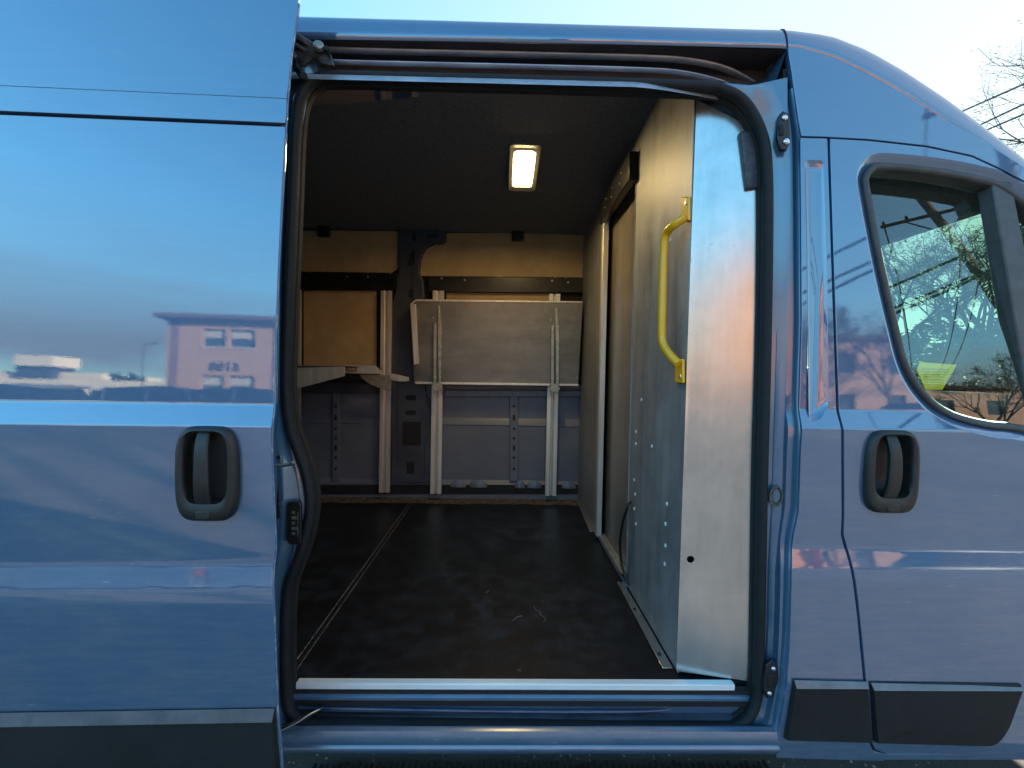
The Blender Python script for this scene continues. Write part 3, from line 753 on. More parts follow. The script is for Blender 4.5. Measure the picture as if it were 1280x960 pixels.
# right end wall of the recess
e0 = [(xj - .001, .062, cr_[0][1] - .004), (xj - .001, .15, cr_[0][1] - .004), (P(950, 105, .15).x, .15, zb1 + .02), (P(968, 108, .065).x, .065, P(968, 108, .065).z)]
MB().add(e0, [(0, 1, 2, 3)]).obj("recess_end", 'paintin', VAN)
def lipbar(pxs, r, mat, name, fl=1.0, y=None):
    path = smooth_path([P(u, v, yy) for u, v, yy in pxs], 6)
    return MB().tube(path, r, 10, flat=fl).obj(name, mat, VAN, smooth=60)
trk = lipbar([(330, 57, .10), (415, 62.5, .10), (640, 68, .10), (800, 72, .10), (860, 76, .11), (905, 86, .13), (940, 104, .16)], .0055, 'track', "upper_door_track", 2.2)
lipbar([(340, 74, .085), (430, 78, .085), (640, 83, .085), (790, 87, .085), (850, 91, .095), (895, 101, .12), (915, 110, .15)], .0045, 'track', "upper_door_track", 2.2)
# header rail just above the seal
rows = []
for k in range(41):
    u = 340 + (905 - 340) * k / 40; t = k / 40 * .89 + .05 * max(0, k / 40 - .85) / .15
    vseal = 92 + (107.5 - 92) * t
    a = P(u, vseal - 4, .125); b = P(u, vseal - 2.5, .060); c = P(u, vseal - .5, .036); d = P(u, vseal + 5.5, .036); e = P(u, vseal + 6.5, .06)
    tpr = max(0, k / 40 - .80) / .20
    for q in (a, b, c, d, e): q.y += .035 * tpr ** 1.5; q.z -= .006 * tpr
    rows.append([a, b, c, d, e])
MB().loft(rows, False).obj("header_rail", 'track', VAN, smooth=60)
# corner web of the frame, top right and top left
def web(name, pts, y, par=VAN, mat='paintin', th=.006):
    return MB().slab([P(u, v, y) for u, v in pts], (0, th, 0)).obj(name, mat, par, bevel=.002)
web("corner_web", [(868, 101), (905, 103), (940, 106), (985, 96), (985, 240), (962, 240), (957, 200), (949, 163), (930, 130), (905, 114)], .064)
web("corner_web", [(335, 98), (362, 82), (380, 78), (400, 84), (425, 90), (424, 96), (398, 101), (385, 118), (377, 160), (374, 200), (335, 200)], .066)

# hinge arm of the sliding door at the track end
mb = MB()
mb.tube([P(355, 38, .02), P(378, 50, .03), P(398, 62, .05), P(414, 74, .07)], .0085, 8, flat=.6)
mb.tube([P(352, 46, .01), P(372, 58, .03), P(392, 70, .05), P(414, 80, .07)], .006, 8)
arm = mb.obj("door_hinge_arm", noisemat("greasy_hinge_steel", (.02, .02, .022), (.10, .10, .11), 40, (.25, .5), .7), VAN)
MB().slab([P(u, v, .035) for u, v in [(362, 46), (372, 40), (396, 55), (414, 68), (417, 82), (404, 80), (390, 72), (376, 82), (365, 74)]], (0, .012, 0)).obj("hinge_plate", noisemat("hinge_plate_steel", (.03, .03, .033), (.14, .13, .12), 50, (.3, .5), .6), arm, bevel=.003)
MB().cyl(P(399, 61, .03), (.2, -1, .3), .013, .014, 16).obj("guide_roller", 'tan', arm, bevel=.003)
MB().cyl(P(410, 66, .03), (0, -1, .3), .008, .014, 12).obj("guide_roller", 'plastic', arm, bevel=.002)
MB().ring(P(368, 69, -.01), (0, -1, 0), .0062, .0034, .006).obj("ring_clip", 'screw', arm)
MB().tube([P(366, 78, .0), P(374, 88, .03), P(381, 100, .045)], .010, 8).obj("hinge_link", 'cable', arm)
MB().cyl(P(380, 98, .03), (.3, -1, 0), .009, .014, 12).obj("link_pin", 'plastic', arm)

# ---- sill: threshold, step well, lower track, rocker
FZ = .533                      # cargo floor height
th0, th1 = PZ(368, 855, FZ + .004), PZ(922, 866, FZ + .004)
yth = .5 * (PZ(640, 853, FZ + .006).y + PZ(640, 855, FZ + .006).y)
XLs, XRs = P(350, 860, yth).x, P(950, 866, yth).x
xr_trim = PZ(922, 862, FZ).x; xl_trim = PZ(368, 858, FZ).x
MB().box(xl_trim, xr_trim, yth - .0022, yth + .022, FZ - .013, FZ + .005).obj("threshold_strip", 'alurail', VAN, bevel=.003)
def strip(name, prof, mat, xa=None, xb=None, smooth=40):
    xa = XLs - .25 if xa is None else xa; xb = P(975, 900, .02).x if xb is None else xb
    n = 14
    return MB().loft([[Vector((xa + (xb - xa) * k / n, y, z)) for y, z in prof] for k in range(n + 1)], False).obj(name, mat, VAN, smooth=smooth)
yl = yth - .004
strip("rusty_step_gap", [(yth + .01, FZ - .008), (yl + .008, FZ - .012), (yl + .008, FZ - .026)], noisemat("rusty_dark_step", (.012, .010, .012), (.09, .035, .025), 22, (.7, .9), lo=.5, hi=.7, stretch=(.5, 1, 1)))
strip("sill_step", [(yl + .010, FZ - .024), (yl, FZ - .027), (yl - .004, FZ - .031), (yl - .004, FZ - .038), (yl + .004, FZ - .044), (yl + .012, FZ - .048), (yl + .012, FZ - .085)], 'sillpaint')
z2 = P(640, 905, .03).z
MB().tube(smooth_path([P(300, 883, .07), P(400, 885, .07), P(640, 889, .07), P(800, 889, .07), P(850, 884, .09), P(890, 875, .11)], 6), .0042, 8).obj("lower_door_track", noisemat("painted_track", (.03, .06, .14), (.09, .13, .22), 30, (.2, .4), .4, stretch=(.2, 1, 1)), VAN)
strip("step_well", [(yl + .012, FZ - .083), (yl - .008, FZ - .090), (.068, z2 - .022), (.045, z2 - .024), (.036, z2 - .006), (.022, z2 - .002)], noisemat("dirty_step_paint", (.010, .014, .026), (.06, .07, .09), 9, (.5, .8), .0, spec=.3, detail=10, stretch=(.4, 1, 1)))
zr1 = P(640, 911, .012).z; zr2 = P(640, 938, .0).z; zr3 = P(640, 945, 0).z
strip("sill_panel", [(.024, z2 - .0015), (.018, z2 - .004), (.010, zr1 - .006), (.006, zr1 - .018), (.004, zr2 + .016), (.006, zr2 + .009), (.001, zr2 + .004), (.001, zr2 - .004), (.006, zr3), (.02, zr3 - .012), (.08, zr3 - .03)], 'sillpaint', xb=body(974, 930)[0], smooth=60)
# underbody so no light leaks
MB().box(-3.0, 2.1, .07, 1.95, .41, .44).obj("underbody", 'black', VAN)

# ---- cargo floor
XB = .528       # bulkhead plane
YW = 1.93
XRear = -2.9
fx1 = 1.02
seam_a, seam_b = PZ(366, 838, FZ), PZ(514, 628, FZ)
def fslab(pts, name, mat, par=VAN, h=.01): return MB().slab([Vector((a, b, FZ - h)) for a, b in pts], (0, 0, h)).obj(name, mat, par, bevel=.0015)
g = .009
yf0 = yth + .022
dxs = (seam_b.x - seam_a.x) / (seam_b.y - seam_a.y)
sxat = lambda y: seam_a.x + dxs * (y - seam_a.y)
fl = fslab([(sxat(yf0) + g, yf0), (fx1, yf0), (fx1, YW), (sxat(YW) + g, YW)], "floor_mat", 'floor')
fslab([(XRear, yf0), (sxat(yf0) - g, yf0), (sxat(YW) - g, YW), (XRear, YW)], "floor_mat", 'floor')
MB().box(XRear, fx1, yth, YW, FZ - .06, FZ - .0125).obj("floor_pan", 'black', VAN)
# bright lips along the seam
for s in (-1, 1):
    MB().tube([(sxat(yf0) + s * (g + .001), yf0, FZ + .0008), (sxat(YW) + s * (g + .001), YW, FZ + .0008)], .0016 if s < 0 else .001, 6).obj("seam_edge", noisemat("scuffed_seam", (.02, .02, .022), (.45, .45, .45), 60, (.3, .6), .3, lo=.38, hi=.62), fl)
# dirt line along the far wall
rows = []
random.seed(3)
for k in range(60):
    x = XRear + (fx1 - XRear) * k / 59; rows.append([Vector((x, YW - .10 - random.random() * .03, FZ + .0012)), Vector((x, YW - .05, FZ + .006 + random.random() * .006)), Vector((x, YW, FZ + .012))])
MB().loft(rows, False).obj("floor_grit", 'debris', VAN)
# scuff crumbs and small stain on the mat
mb = MB(); random.seed(11)
def squiggle(pxs, r=.0009): 
    mb.tube(smooth_path([PZ(u, v, FZ + .0012) for u, v in pxs], 4), r, 5, flat=.5)
squiggle([(667, 757), (670, 762), (675, 765), (676, 769), (682, 773), (679, 778)]); squiggle([(641, 776), (647, 771), (653, 770)], .0012)
squiggle([(607, 741), (612, 738)], .0015)
mb.objs("dried_leaf_trace", noisemat("dried_straw", (.20, .13, .10), (.34, .24, .19), 60, (.8, 1)), fl)
mb = MB(); mb.cyl(PZ(649, 838, FZ), (0, 0, 1), .006, .0015, 9); mb.obj("rust_spot", plain("rust_spot", (.12, .03, .02), .9), fl)

# ---- headliner and far side wall
def ceil_z(y):   # headliner section
    return 2.385 - .00 * y - max(0, y - .9) ** 2 * .055 - max(0, .35 - y) ** 2 * .9
xr = P(737, 280, 1.86).x
rows = []
for k in range(25):
    y = .12 + (1.90 - .12) * k / 24; rows.append([Vector((XRear, y, ceil_z(y))), Vector((-1, y, ceil_z(y) + .004)), Vector((0, y, ceil_z(y))), Vector((.62, y, ceil_z(y))), Vector((.95, y, 2.22)), Vector((1.2, y, 2.10)), Vector((1.45, y, 1.93))])
MB().loft(rows, False).obj("headliner", 'head', VAN, smooth=60)
# lamp
lx = lambda u, v, y: P(u, v, y)
l0, l1, l2, l3 = P(631, 180, .80), P(677, 180, .80), P(672, 240, 1.22), P(637, 240, 1.22)
ax = ((l1 - l0) + (l2 - l3)).normalized(); ay = ((l3 - l0) + (l2 - l1)).normalized(); an = ax.cross(ay).normalized()
if an.z > 0: an = -an
ax = Vector((1, 0, 0)); c0 = (l0 + l1 + l2 + l3) / 4; wd = .145; ln = ((l3 - l0).length + (l2 - l1).length) / 2
ay = (ay - ax * ay.x).normalized(); an = ax.cross(ay); an = -an if an.z > 0 else an
def lampring(w, l, d, r, off=0):
    pts = round_poly([Vector((-w / 2, -l / 2, 0)), Vector((w / 2, -l / 2, 0)), Vector((w / 2, l / 2, 0)), Vector((-w / 2, l / 2, 0))], r, 5)
    return [c0 + ax * p.x + ay * (p.y + off) + an * d for p in pts]
lamp = MB().loft([lampring(wd, ln, -.055, .02), lampring(wd, ln, -.008, .02), lampring(wd * .93, ln * .96, 0, .02), lampring(wd * .68, ln * .82, -.006, .02), lampring(wd * .66, ln * .80, -.022, .02)], True, True, True).obj("ceiling_lamp", plain("lamp_bezel", (.16, .16, .15), .4), VAN, smooth=35)
MB().loft([lampring(wd * .65, ln * .795, -.021, .02), lampring(wd * .63, ln * .78, -.013, .022), lampring(wd * .5, ln * .6, -.009, .025)], True, False, True).obj("lamp_lens", emit("lit_lamp_lens", (1.0, .72, .32), 20), lamp, smooth=50)

# far wall: everything from pixel boxes on planes just in front of one another
def wbox(name, u0, v0, u1, v1, y, th, mat, par=VAN, bevel=.002, slant=None):
    pts = [(u0, v0), (u1, v0), (u1, v1), (u0, v1)]
    return MB().slab([P(a, b, y) for a, b in pts], (0, th, 0)).obj(name, mat, par, bevel=bevel)
def wpoly(name, pts, y, th, mat, par=VAN, bevel=.002):
    return MB().slab([P(a, b, y) for a, b in pts], (0, th, 0)).obj(name, mat, par, bevel=bevel)
zc0 = 2.36
# lower body inner skin with its waist crease and scalloped foot
rows = []
xa, xb = XRear, 1.0
zt_ = P(560, 484, YW).z; zc1, zc2 = P(620, 523, YW).z, P(620, 532, YW).z; zbt = P(620, 600, YW).z
for k in range(2):
    x = (xa, xb)[k]
    rows.append([Vector((x, YW + .015, zt_ + .35)), Vector((x, YW + .010, zc1 + .002)), Vector((x, YW + .006, zc1 - .003)), Vector((x, YW - .010, zc2 + .004)), Vector((x, YW - .006, zc2 - .004)), Vector((x, YW, zbt)), Vector((x, YW - .02, zbt - .03)), Vector((x, YW - .02, FZ))])
inner_wall = MB().loft(rows, False).obj("inner_wall_panel", 'primer', VAN, smooth=25)
MB().box(XRear, 1.0, YW + .02, YW + .04, FZ, 2.33).obj("outer_wall_lining", 'black', VAN)
wbox("wall_foot_dark_strip", 350, 606, 740, 618, YW - .024, .004, 'black')  # plain black strip along the foot of the wall
mb = MB()
for cx, w in ((573, 22), (598, 24), (622, 0), (668, 20), (711, 20), (560, 0), (650, 14)):
    if not w: continue
    c = P(cx, 604, YW - .02); ww = P(cx + w / 2, 604, YW).x - P(cx - w / 2, 604, YW).x
    rg = []
    for j in range(5):
        t = j / 4; rg.append([Vector((c.x + math.cos(math.pi * k / 12) * ww / 2 * (1 - t * .98), YW - .022 - math.sin(t * 1.5) * .014, zbt - .045 + math.sin(math.pi * k / 12) * .05 * (1 - t * .98))) for k in range(13)])
    mb.loft(rg, False, False, False)
mb.objs("wall_foot_bulge", 'primer', inner_wall, smooth=60)
# ribs and waist rails of the inner wall
for (u0, u1) in ((415, 424), (637, 648)):
    rb = wbox("wall_rib", u0, 492, u1, 602, YW - .022, .02, 'primer', bevel=.004)
    mb = MB()
    for v in (508, 522, 536, 548, 560, 572, 586):
        a = P((u0 + u1) / 2, v, YW - .0235); mb.box(a.x - .008, a.x + .008, a.y, a.y + .001, a.z - (.018 if v in (522, 560) else .008), a.z + (.018 if v in (522, 560) else .008))
    mb.objs("rib_slot", 'black', inner_wall)
r1 = wbox("waist_rail", 556, 481, 736, 486.5, YW - .03, .03, 'primer', bevel=.003)
r2 = wbox("waist_rail", 556, 488.5, 736, 496, YW - .024, .02, 'primer', bevel=.003)
mb = MB()
for u in range(566, 736, 15):
    a = P(u, 492.3, YW - .0245); mb.cyl(a, (0, -1, 0), .0035, .0008, 8)
    a = P(u + 6, 483.6, YW - .0305); mb.cyl(a, (0, -1, 0), .003, .0008, 8)
mb.objs("rail_hole", 'black', r1)
wbox("waist_rail", 366, 478, 500, 492, YW - .02, .02, 'pillar', bevel=.003)
# hardboard panels
wpoly("upper_board", [(300, 286), (497.5, 289), (497, 336), (490, 341), (300, 341)], YW - .012, .006, 'board')
wpoly("upper_board", [(534, 291), (733, 291), (733, 347), (524, 345), (524, 330), (527, 318), (536, 309), (552, 303), (556, 296)], YW - .012, .006, 'board')
wpoly("middle_board", [(379, 362), (470.5, 362), (470.5, 459), (379, 459)], YW - .012, .006, 'board')
wpoly("middle_board", [(558, 364), (690, 364), (690, 378), (558, 378)], YW - .012, .006, 'board')
wpoly("middle_board", [(250, 362), (362, 362), (362, 459), (250, 459)], YW - .012, .006, 'board')
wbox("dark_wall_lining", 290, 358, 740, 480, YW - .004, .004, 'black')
# beam
bm_ = wpoly("load_rail", [(300, 338), (497, 341), (497, 363), (300, 362)], YW - .045, .04, 'beam', bevel=.004)
bm2 = wpoly("load_rail", [(535, 345), (735, 347), (735, 366), (535, 365)], YW - .045, .04, 'beam', bevel=.004)
for par, lst in ((bm_, [(387, 340, .005), (434, 346, .007), (460, 341, .005), (460, 346, .008), (488, 342, .006)]), (bm2, [(539, 345, .005), (552, 348, .008), (557, 345, .005), (581, 350, .008), (624, 345, .006), (690, 351, .008), (694, 347, .005), (707, 347, .006), (710, 353, .008)])):
    for u, v, r in lst:
        MB().cyl(P(u, v, YW - .045), (0, -1, 0), r * .8, .006, 10).obj("bolt_head", 'tan', par)
# C shaped body pillar
pp = [(497, 285), (556, 285), (558, 291), (557, 301), (552, 304), (540, 304), (531, 310), (526, 322), (524, 340), (529, 350), (531, 372), (531, 480), (533, 500), (541, 520), (541, 604), (489, 604), (489, 380), (494, 368), (498, 345)]
pc_ = wpoly("body_pillar", pp, YW - .050, .045, 'pillar', bevel=.006)
mb = MB()
for pts in ([(516, 291), (521, 291), (519, 303), (515, 300)], [(534, 293), (546, 293), (546, 297), (534, 297)], [(512, 318), (518, 311), (518, 332), (509, 332)], [(511, 362), (517, 360), (517, 372), (511, 372)]):
    mb.slab([P(a, b, YW - .052) for a, b in pts], (0, .001, 0))
for (u0, v0, u1, v1) in ((507, 494, 520, 500), (507, 513, 520, 519), (503, 527, 526, 557), (508, 577, 518, 592)):
    pts = round_poly([P(u0, v0, YW - .052), P(u1, v0, YW - .052), P(u1, v1, YW - .052), P(u0, v1, YW - .052)], .014 if v1 - v0 < 8 else .006, 4)
    mb.slab(pts, (0, .001, 0))
mb.objs("pillar_opening", 'black', pc_)
mb = MB(); mb.tube([P(529, 486, YW - .052), P(537, 500, YW - .053), P(538, 535, YW - .053), P(531, 560, YW - .053), P(531, 600, YW - .053)], .004, 6)
mb.tube([P(498, 486, YW - .052), P(496, 530, YW - .053), P(498, 565, YW - .053), P(494, 600, YW - .053)], .004, 6); mb.tube([P(502, 289, YW - .052), P(502, 335, YW - .053)], .004, 6)
mb.tube([P(524, 300, YW - .052), P(520, 315, YW - .053), P(516, 340, YW - .053), P(517, 380, YW - .053)], .005, 6)
mb.objs("pressed_bead", 'pillar', pc_)
# vertical dark post backing by the uprights
for u0, u1 in ((472.5, 477), (360, 366), (374, 379)):
    wbox("wall_upright_backing", u0, 361, u1, 470, YW - .020, .012, 'beam')
# castellated roof bow edge and clips
mb = MB(); random.seed(5)
x = P(330, 281, YW - .04).x
while x < XB:
    w = random.uniform(.05, .10); mb.box(x, x + w, YW - .045, YW - .02, P(500, 286, YW - .04).z, P(500, 279, YW - .04).z + .015); x += w + random.uniform(.02, .035)
mb.objs("roof_rail_segment", 'beam', VAN, bevel=.003)
wbox("roof_rail_lining", 290, 272, 738, 288, YW - .018, .012, 'pillar')
for u, v0, v1 in ((403, 276, 295), (647, 280, 300)):
    wbox("lining_clip", u - 7, v0, u + 8, v1, YW - .07, .04, 'beam', bevel=.006)
# aluminium uprights
def upright(u0, u1, v0, v1):
    a, b, c = P(u0, v0, YW - .07), P(u1, v0, YW - .07), P(u0, v1, YW - .07)
    w = b.x - a.x; xm = a.x
    mb = MB(); y = YW - .07
    prof = [(0, 0), (.36, 0), (.38, .004), (.42, .004), (.44, .022), (.56, .022), (.58, .004), (.62, .004), (.64, 0), (1, 0), (1, .024), (0, .024)]
    x1_ = P(u0, v1, y).x
    mb.loft([[Vector((a.x + w * p, y + q, a.z)) for p, q in prof], [Vector((a.x + w * p, y + q, c.z)) for p, q in prof]], True, True, True)
    o = mb.obj("upright_rail", 'alu', VAN, smooth=20, bevel=.0012)
    mb = MB()
    for z in (a.z - .02, c.z + .02):
        for t in (.18, .82): mb.cyl((a.x + w * t, y, z), (0, -1, 0), .004, .003, 8)
    mb.objs("rail_screw", 'screw', o)
    return o
upright(366, 375.5, 362, 617)
upright(476, 489.5, 363, 616)
upright(541, 555, 363, 617.5)
upright(686.5, 700.5, 367, 620)

# folded-up table
ty = YW - .155
tb = MB()
tp = [(521, 375), (728.5, 377), (722.5, 482), (517.5, 479), (512.5, 381)]
tpw = [P(u, v, ty + (0.03 if v > 400 else 0)) for u, v in tp]
tbl = tb.slab(tpw, (0, .004, 0)).obj("fold_down_table", 'shelf', VAN, bevel=.001, label="folded up metal table with one clipped corner")
mb = MB(); mb.slab([P(u, v, ty - .004) for u, v in [(520, 374), (728.5, 376.5), (728.5, 378.5), (520, 376.5)]], (0, .035, 0)); mb.slab([P(u, v, ty + .02) for u, v in [(519, 477), (723, 480), (723, 482.5), (519, 480)]], (0, .035, 0))
mb.slab([P(u, v, ty - .004) for u, v in [(512.5, 380), (520, 374), (520, 376), (514, 382)]], (0, .035, 0))
mb.obj("table_rim", 'alu', tbl, bevel=.001)
MB().slab([P(u, v, ty - .018) for u, v in [(512.5, 381), (519.5, 380), (524, 455), (517.5, 456)]], (0, .014, 0)).obj("side_lip", 'alu', tbl, bevel=.002)
def tbracket(u, v0, v1):
    b = MB()
    b.slab([P(a, c, ty - .022) for a, c in [(u - 4.5, v0 + 12), (u - 1, v0 + 10), (u - 1, v1), (u - 5, v1)]], (0, .022, 0))
    b.slab([P(a, c, ty - .012) for a, c in [(u + .5, v0 - 12), (u + 3, v0 - 11), (u + 6, v0 + 20), (u + 5, v1 - 4), (u + 1.5, v1 - 4)]], (0, .014, 0))
    o = b.obj("folding_bracket", 'tan', tbl, bevel=.002)
    m2 = MB()
    for (a, c) in ((u - 2.8, v0 + 16), (u + 3, v0 - 4), (u + 4, v0 + 12), (u + 4.5, v0 + 40), (u - 2.6, v1 - 12), (u + 4, v1 - 12), (u - 5, v0 + 4)): m2.cyl(P(a, c, ty - .023), (0, -1, 0), .004, .003, 8)
    m2.objs("bracket_rivet", 'screw', tbl)
    MB().slab([P(a, c, ty - .03) for a, c in [(u - 8, v1 + 1), (u - 3, v1 - 4), (u + 3, v1 - 4), (u + 7, v1 + 1), (u + 4, v1 + 4), (u + 5, v1 + 9), (u, v1 + 4), (u - 5, v1 + 9), (u - 4, v1 + 4)]], (0, .02, 0)).obj("bracket_hook", 'tan', tbl, bevel=.001)
tbracket(546.5, 393, 483); tbracket(693.5, 396, 485)
wpoly("painted_patch", [(584, 379), (589, 379), (588, 383), (585, 383)], ty - .003, .002, plain("orange_sticker", (.45, .16, .06), .6), tbl, 0)

# folding shelf on the left: opened out towards the room
zsh = P(420, 459, YW - .07).z
s0, s1 = P(340, 458, YW - .06), P(483, 462, YW - .06)
yf_ = 1.42
sh = MB().box(P(366, 458, yf_).x - .35, P(430, 458, yf_).x, yf_, YW - .06, zsh - .014, zsh - .010)
shelf = MB().slab([Vector((P(300, 458, YW - .06).x, YW - .07, zsh)), Vector((s1.x - .02, YW - .07, zsh)), P(430, 457, 1.50), P(330, 457, 1.50)], (0, 0, -.004)).obj("folding_shelf", 'shelf', VAN, bevel=.001, label="metal shelf folded out level from its wall rails")
wpoly("shelf_lip", [(330, 456), (470, 457), (478, 467.5), (330, 464)], YW - .30, .004, 'alu', shelf, .001)
wpoly("shelf_lip", [(330, 462), (371, 460), (430.5, 458), (431, 470), (371, 486), (330, 492)], 1.48, .004, 'alu', shelf, .001)
wpoly("shelf_label", [(432, 457.5), (446, 458), (446, 465), (432, 464.5)], YW - .304, .002, plain("rust_label", (.30, .16, .08), .7), shelf, 0)
wpoly("shelf_label", [(434, 460), (444, 460.4), (444, 463), (434, 462.6)], YW - .306, .002, plain("pale_label", (.5, .42, .3), .7), shelf, 0)
wpoly("shelf_bracket", [(449, 468), (488, 469), (489, 489), (476, 486), (462, 480), (452, 473)], YW - .16, .006, 'tan', shelf, .002)
wpoly("shelf_arm", [(486, 466), (500, 469), (511, 472), (511, 476.5), (500, 477), (488, 475)], YW - .17, .012, 'alu', shelf, .002)

# ---- bulkhead
def bx(u, v, x): return PX(u, v, x)
zcl = lambda y: ceil_z(y) - .012
y_a, y_b = PX(857, 500, XB).y, PX(791, 400, XB).y      # front sheet: near edge, far edge
y_c = PX(755, 400, XB).y
mb = MB()
bh = MB().slab([Vector((XB, y_a, FZ + .004)), Vector((XB, y_b, FZ + .004)), Vector((XB, y_b, zcl(y_b))), Vector((XB, .5 * (y_a + y_b), zcl(.5 * (y_a + y_b)))), Vector((XB, y_a - .001, P(870, 125, y_a).z + .0))], (.003, 0, 0)).obj("bulkhead_sheet", 'galv', VAN, bevel=.001)
door_b = MB().box(XB + .030, XB + .034, y_b - .03, y_c + .02, FZ + .03, 2.24).obj("bulkhead_door", sheet_metal("bulkhead_door_sheet", (.33, .29, .24), (.46, .42, .35), (.25, .4), scr=.25, metal=.7), VAN, bevel=.001)
MB().box(XB, XB + .003, y_c, YW - .02, FZ + .004, zcl(1.9) + .01).obj("bulkhead_sheet", 'galv', VAN, bevel=.001)
MB().box(XB + .0, XB + .003, y_b, y_c, 2.24, zcl(y_c) + .02).obj("bulkhead_sheet", 'galv', VAN)
# header track of the bulkhead door
hb = MB().box(XB - .035, XB - .001, y_b - .02, y_c + .01, 2.185, 2.30).obj("door_header_track", 'beam', VAN, bevel=.004)
mb = MB()
for y in (y_b + .1, y_b + .25, y_c - .15):
    mb.cyl((XB - .036, y, 2.26), (-1, 0, 0), .005, .004, 8); mb.cyl((XB - .036, y + .02, 2.225), (-1, 0, 0), .005, .004, 8)
mb.objs("track_screw", 'screw', hb)
ez0 = PX(750, 645, XB - .01).z
MB().box(XB - .022, XB + .006, y_c - .035, y_c + .005, FZ + .02, 2.19).obj("door_edge_channel", 'alu', VAN, bevel=.002)
# bright return of near sheet's far edge
MB().box(XB - .003, XB + .03, y_b - .004, y_b, FZ + .03, 2.19).obj("sheet_return", 'galv', VAN)
# base flanges
def flange(pxs, name="base_flange"):
    pts = [PZ(u, v, FZ + .003) for u, v in pxs]
    return MB().slab(pts, (0, 0, .003)).obj(name, 'endalu', VAN, bevel=.001)
f1 = flange([(771, 728), (779, 728), (841, 836), (828, 836)])
for u, v in ((793, 762), (824, 818)): MB().cyl(PZ(u, v, FZ + .006), (0, 0, 1), .006, .004, 8).obj("flange_bolt", 'cable', f1)
flange([(722, 629), (731, 629), (746, 665), (737, 665)])
MB().box(XB - .008, XB + .030, y_b - .02, y_c, FZ + .002, FZ + .028).obj("bottom_guide", 'galv', VAN, bevel=.002)
# rivets on the near sheet
rv = MB()
for u, v in ((795, 540), (795, 555), (815, 558), (793, 600), (794, 618), (793, 636), (795, 655), (787, 631), (834, 630), (832, 655), (832, 682), (831, 705), (838, 300), (802, 500)):
    p = PX(u, v, XB); rv.cyl(p, (-1, 0, 0), .0075, .003, 10, .0045)
rv.objs("rivet", 'alurail', bh)
# end return facing the door: bright aluminium sheet bent towards the body
pe = [P(870, 126, y_a), P(922, 158, y_a - .005), P(927, 166, y_a - .006), P(951, 236, y_a - .02), P(948, 400, y_a - .02), P(941, 640, y_a - .02), P(935, 846, y_a - .02), P(845, 838, y_a)]
def end_y(x):
    t = (x - XB); return y_a - .002 - .02 * max(0, t / .16) + .0
zb_ = FZ - .002
Lx = XB - .001
outl = [(pe[0].x, pe[0].z), (pe[1].x, pe[1].z), (pe[2].x, pe[2].z), (pe[3].x, pe[3].z), (pe[4].x, pe[4].z), (pe[5].x, pe[5].z), (pe[6].x, pe[6].z), (pe[7].x, pe[7].z)]
xe1 = max(p[0] for p in outl)
hc = P(862, 698, y_a)
hole = [(hc.x + .011 * math.cos(2 * math.pi * k / 18), hc.z + .011 * math.sin(2 * math.pi * k / 18)) for k in range(18)]
def endyf(x, z):
    t = max(0, x - (xe1 - .045)) / .045
    return y_a - .004 - .036 * max(0, (x - XB)) / .19 + .0 * t * t + math.exp(-((z - 1.0) / .5) ** 2) * .003 * math.sin((x - XB) * 12)
endp = skin("bulkhead_end_panel", outl, 'endalu', VAN, yf=endyf, holes=[hole], thick=.003, rim=.001, xlev=[XB + .01 * i for i in range(1, 24)], zl=[.5 + .06 * i for i in range(32)],
            label="bright aluminium end panel of the bulkhead, facing out of the doorway")
MB().box(XB + .005, hc.x + .03, y_a + .03, y_a + .032, hc.z - .03, hc.z + .03).obj("hole_backing", 'black', endp)
# dark cavity filler between end panel, jamb and roof
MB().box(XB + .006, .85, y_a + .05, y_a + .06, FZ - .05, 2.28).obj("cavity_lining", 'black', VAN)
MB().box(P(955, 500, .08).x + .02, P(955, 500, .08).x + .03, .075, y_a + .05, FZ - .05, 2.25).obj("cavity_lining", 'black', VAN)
wpoly("jamb_bracket", [(926, 163), (944, 163), (951, 200), (950, 235), (934, 236), (930, 200)], y_a - .045, .03, noisemat("dull_black_bracket", (.03, .035, .045), (.08, .09, .11), 60, (.4, .6), .3), VAN, .005)
# grab handle
gp = [(861, 252, .004), (860.5, 262, .010), (856, 272, .020), (843, 281, .042), (833, 292, .050), (830, 312, .052), (828.5, 360, .052), (827.5, 410, .052), (828.5, 428, .050), (836, 442, .040), (848, 455, .022), (853, 462, .012), (853, 476, .005)]
pts = []
for u, v, o_ in gp: pts.append(PX(u, v, XB - o_))
gh_ = MB().tube(smooth_path(pts[2:-2], 6), .0125, 14).obj("grab_handle", 'yellow', VAN, smooth=60)
def foot(u0, v0, u1, v1):
    pts = [PX(u0, v0, XB - .002), PX(u1, v0, XB - .002), PX(u1, v1, XB - .002), PX(u0, v1, XB - .002)]
    o = MB().slab(pts, (-.010, 0, 0)).obj("handle_foot", 'yellow', gh_, bevel=.004)
foot(855, 246, 864, 276); foot(847, 449, 857, 479)
MB().cyl(PX(858, 254, XB - .012), (-1, 0, 0), .006, .004, 8).obj("handle_bolt", 'screw', gh_)
MB().cyl(PX(851, 471, XB - .012), (-1, 0, 0), .006, .004, 8).obj("handle_bolt", 'screw', gh_)
# cable
MB().tube(smooth_path([PX(788, 628, XB - .004), PX(785, 633, XB - .02), PX(778, 655, XB - .03), PX(775, 680, XB - .03), PX(777, 705, XB - .02), PX(782, 722, XB - .02), PX(786, 731, XB - .01)], 6), .0055, 8).obj("hanging_cable", 'cable', VAN)
MB().tube(smooth_path([PX(783, 728, XB - .012), PX(779, 720, XB - .02), PX(774, 716, XB - .01)], 6), .004, 8).obj("hanging_cable", 'cable', VAN)

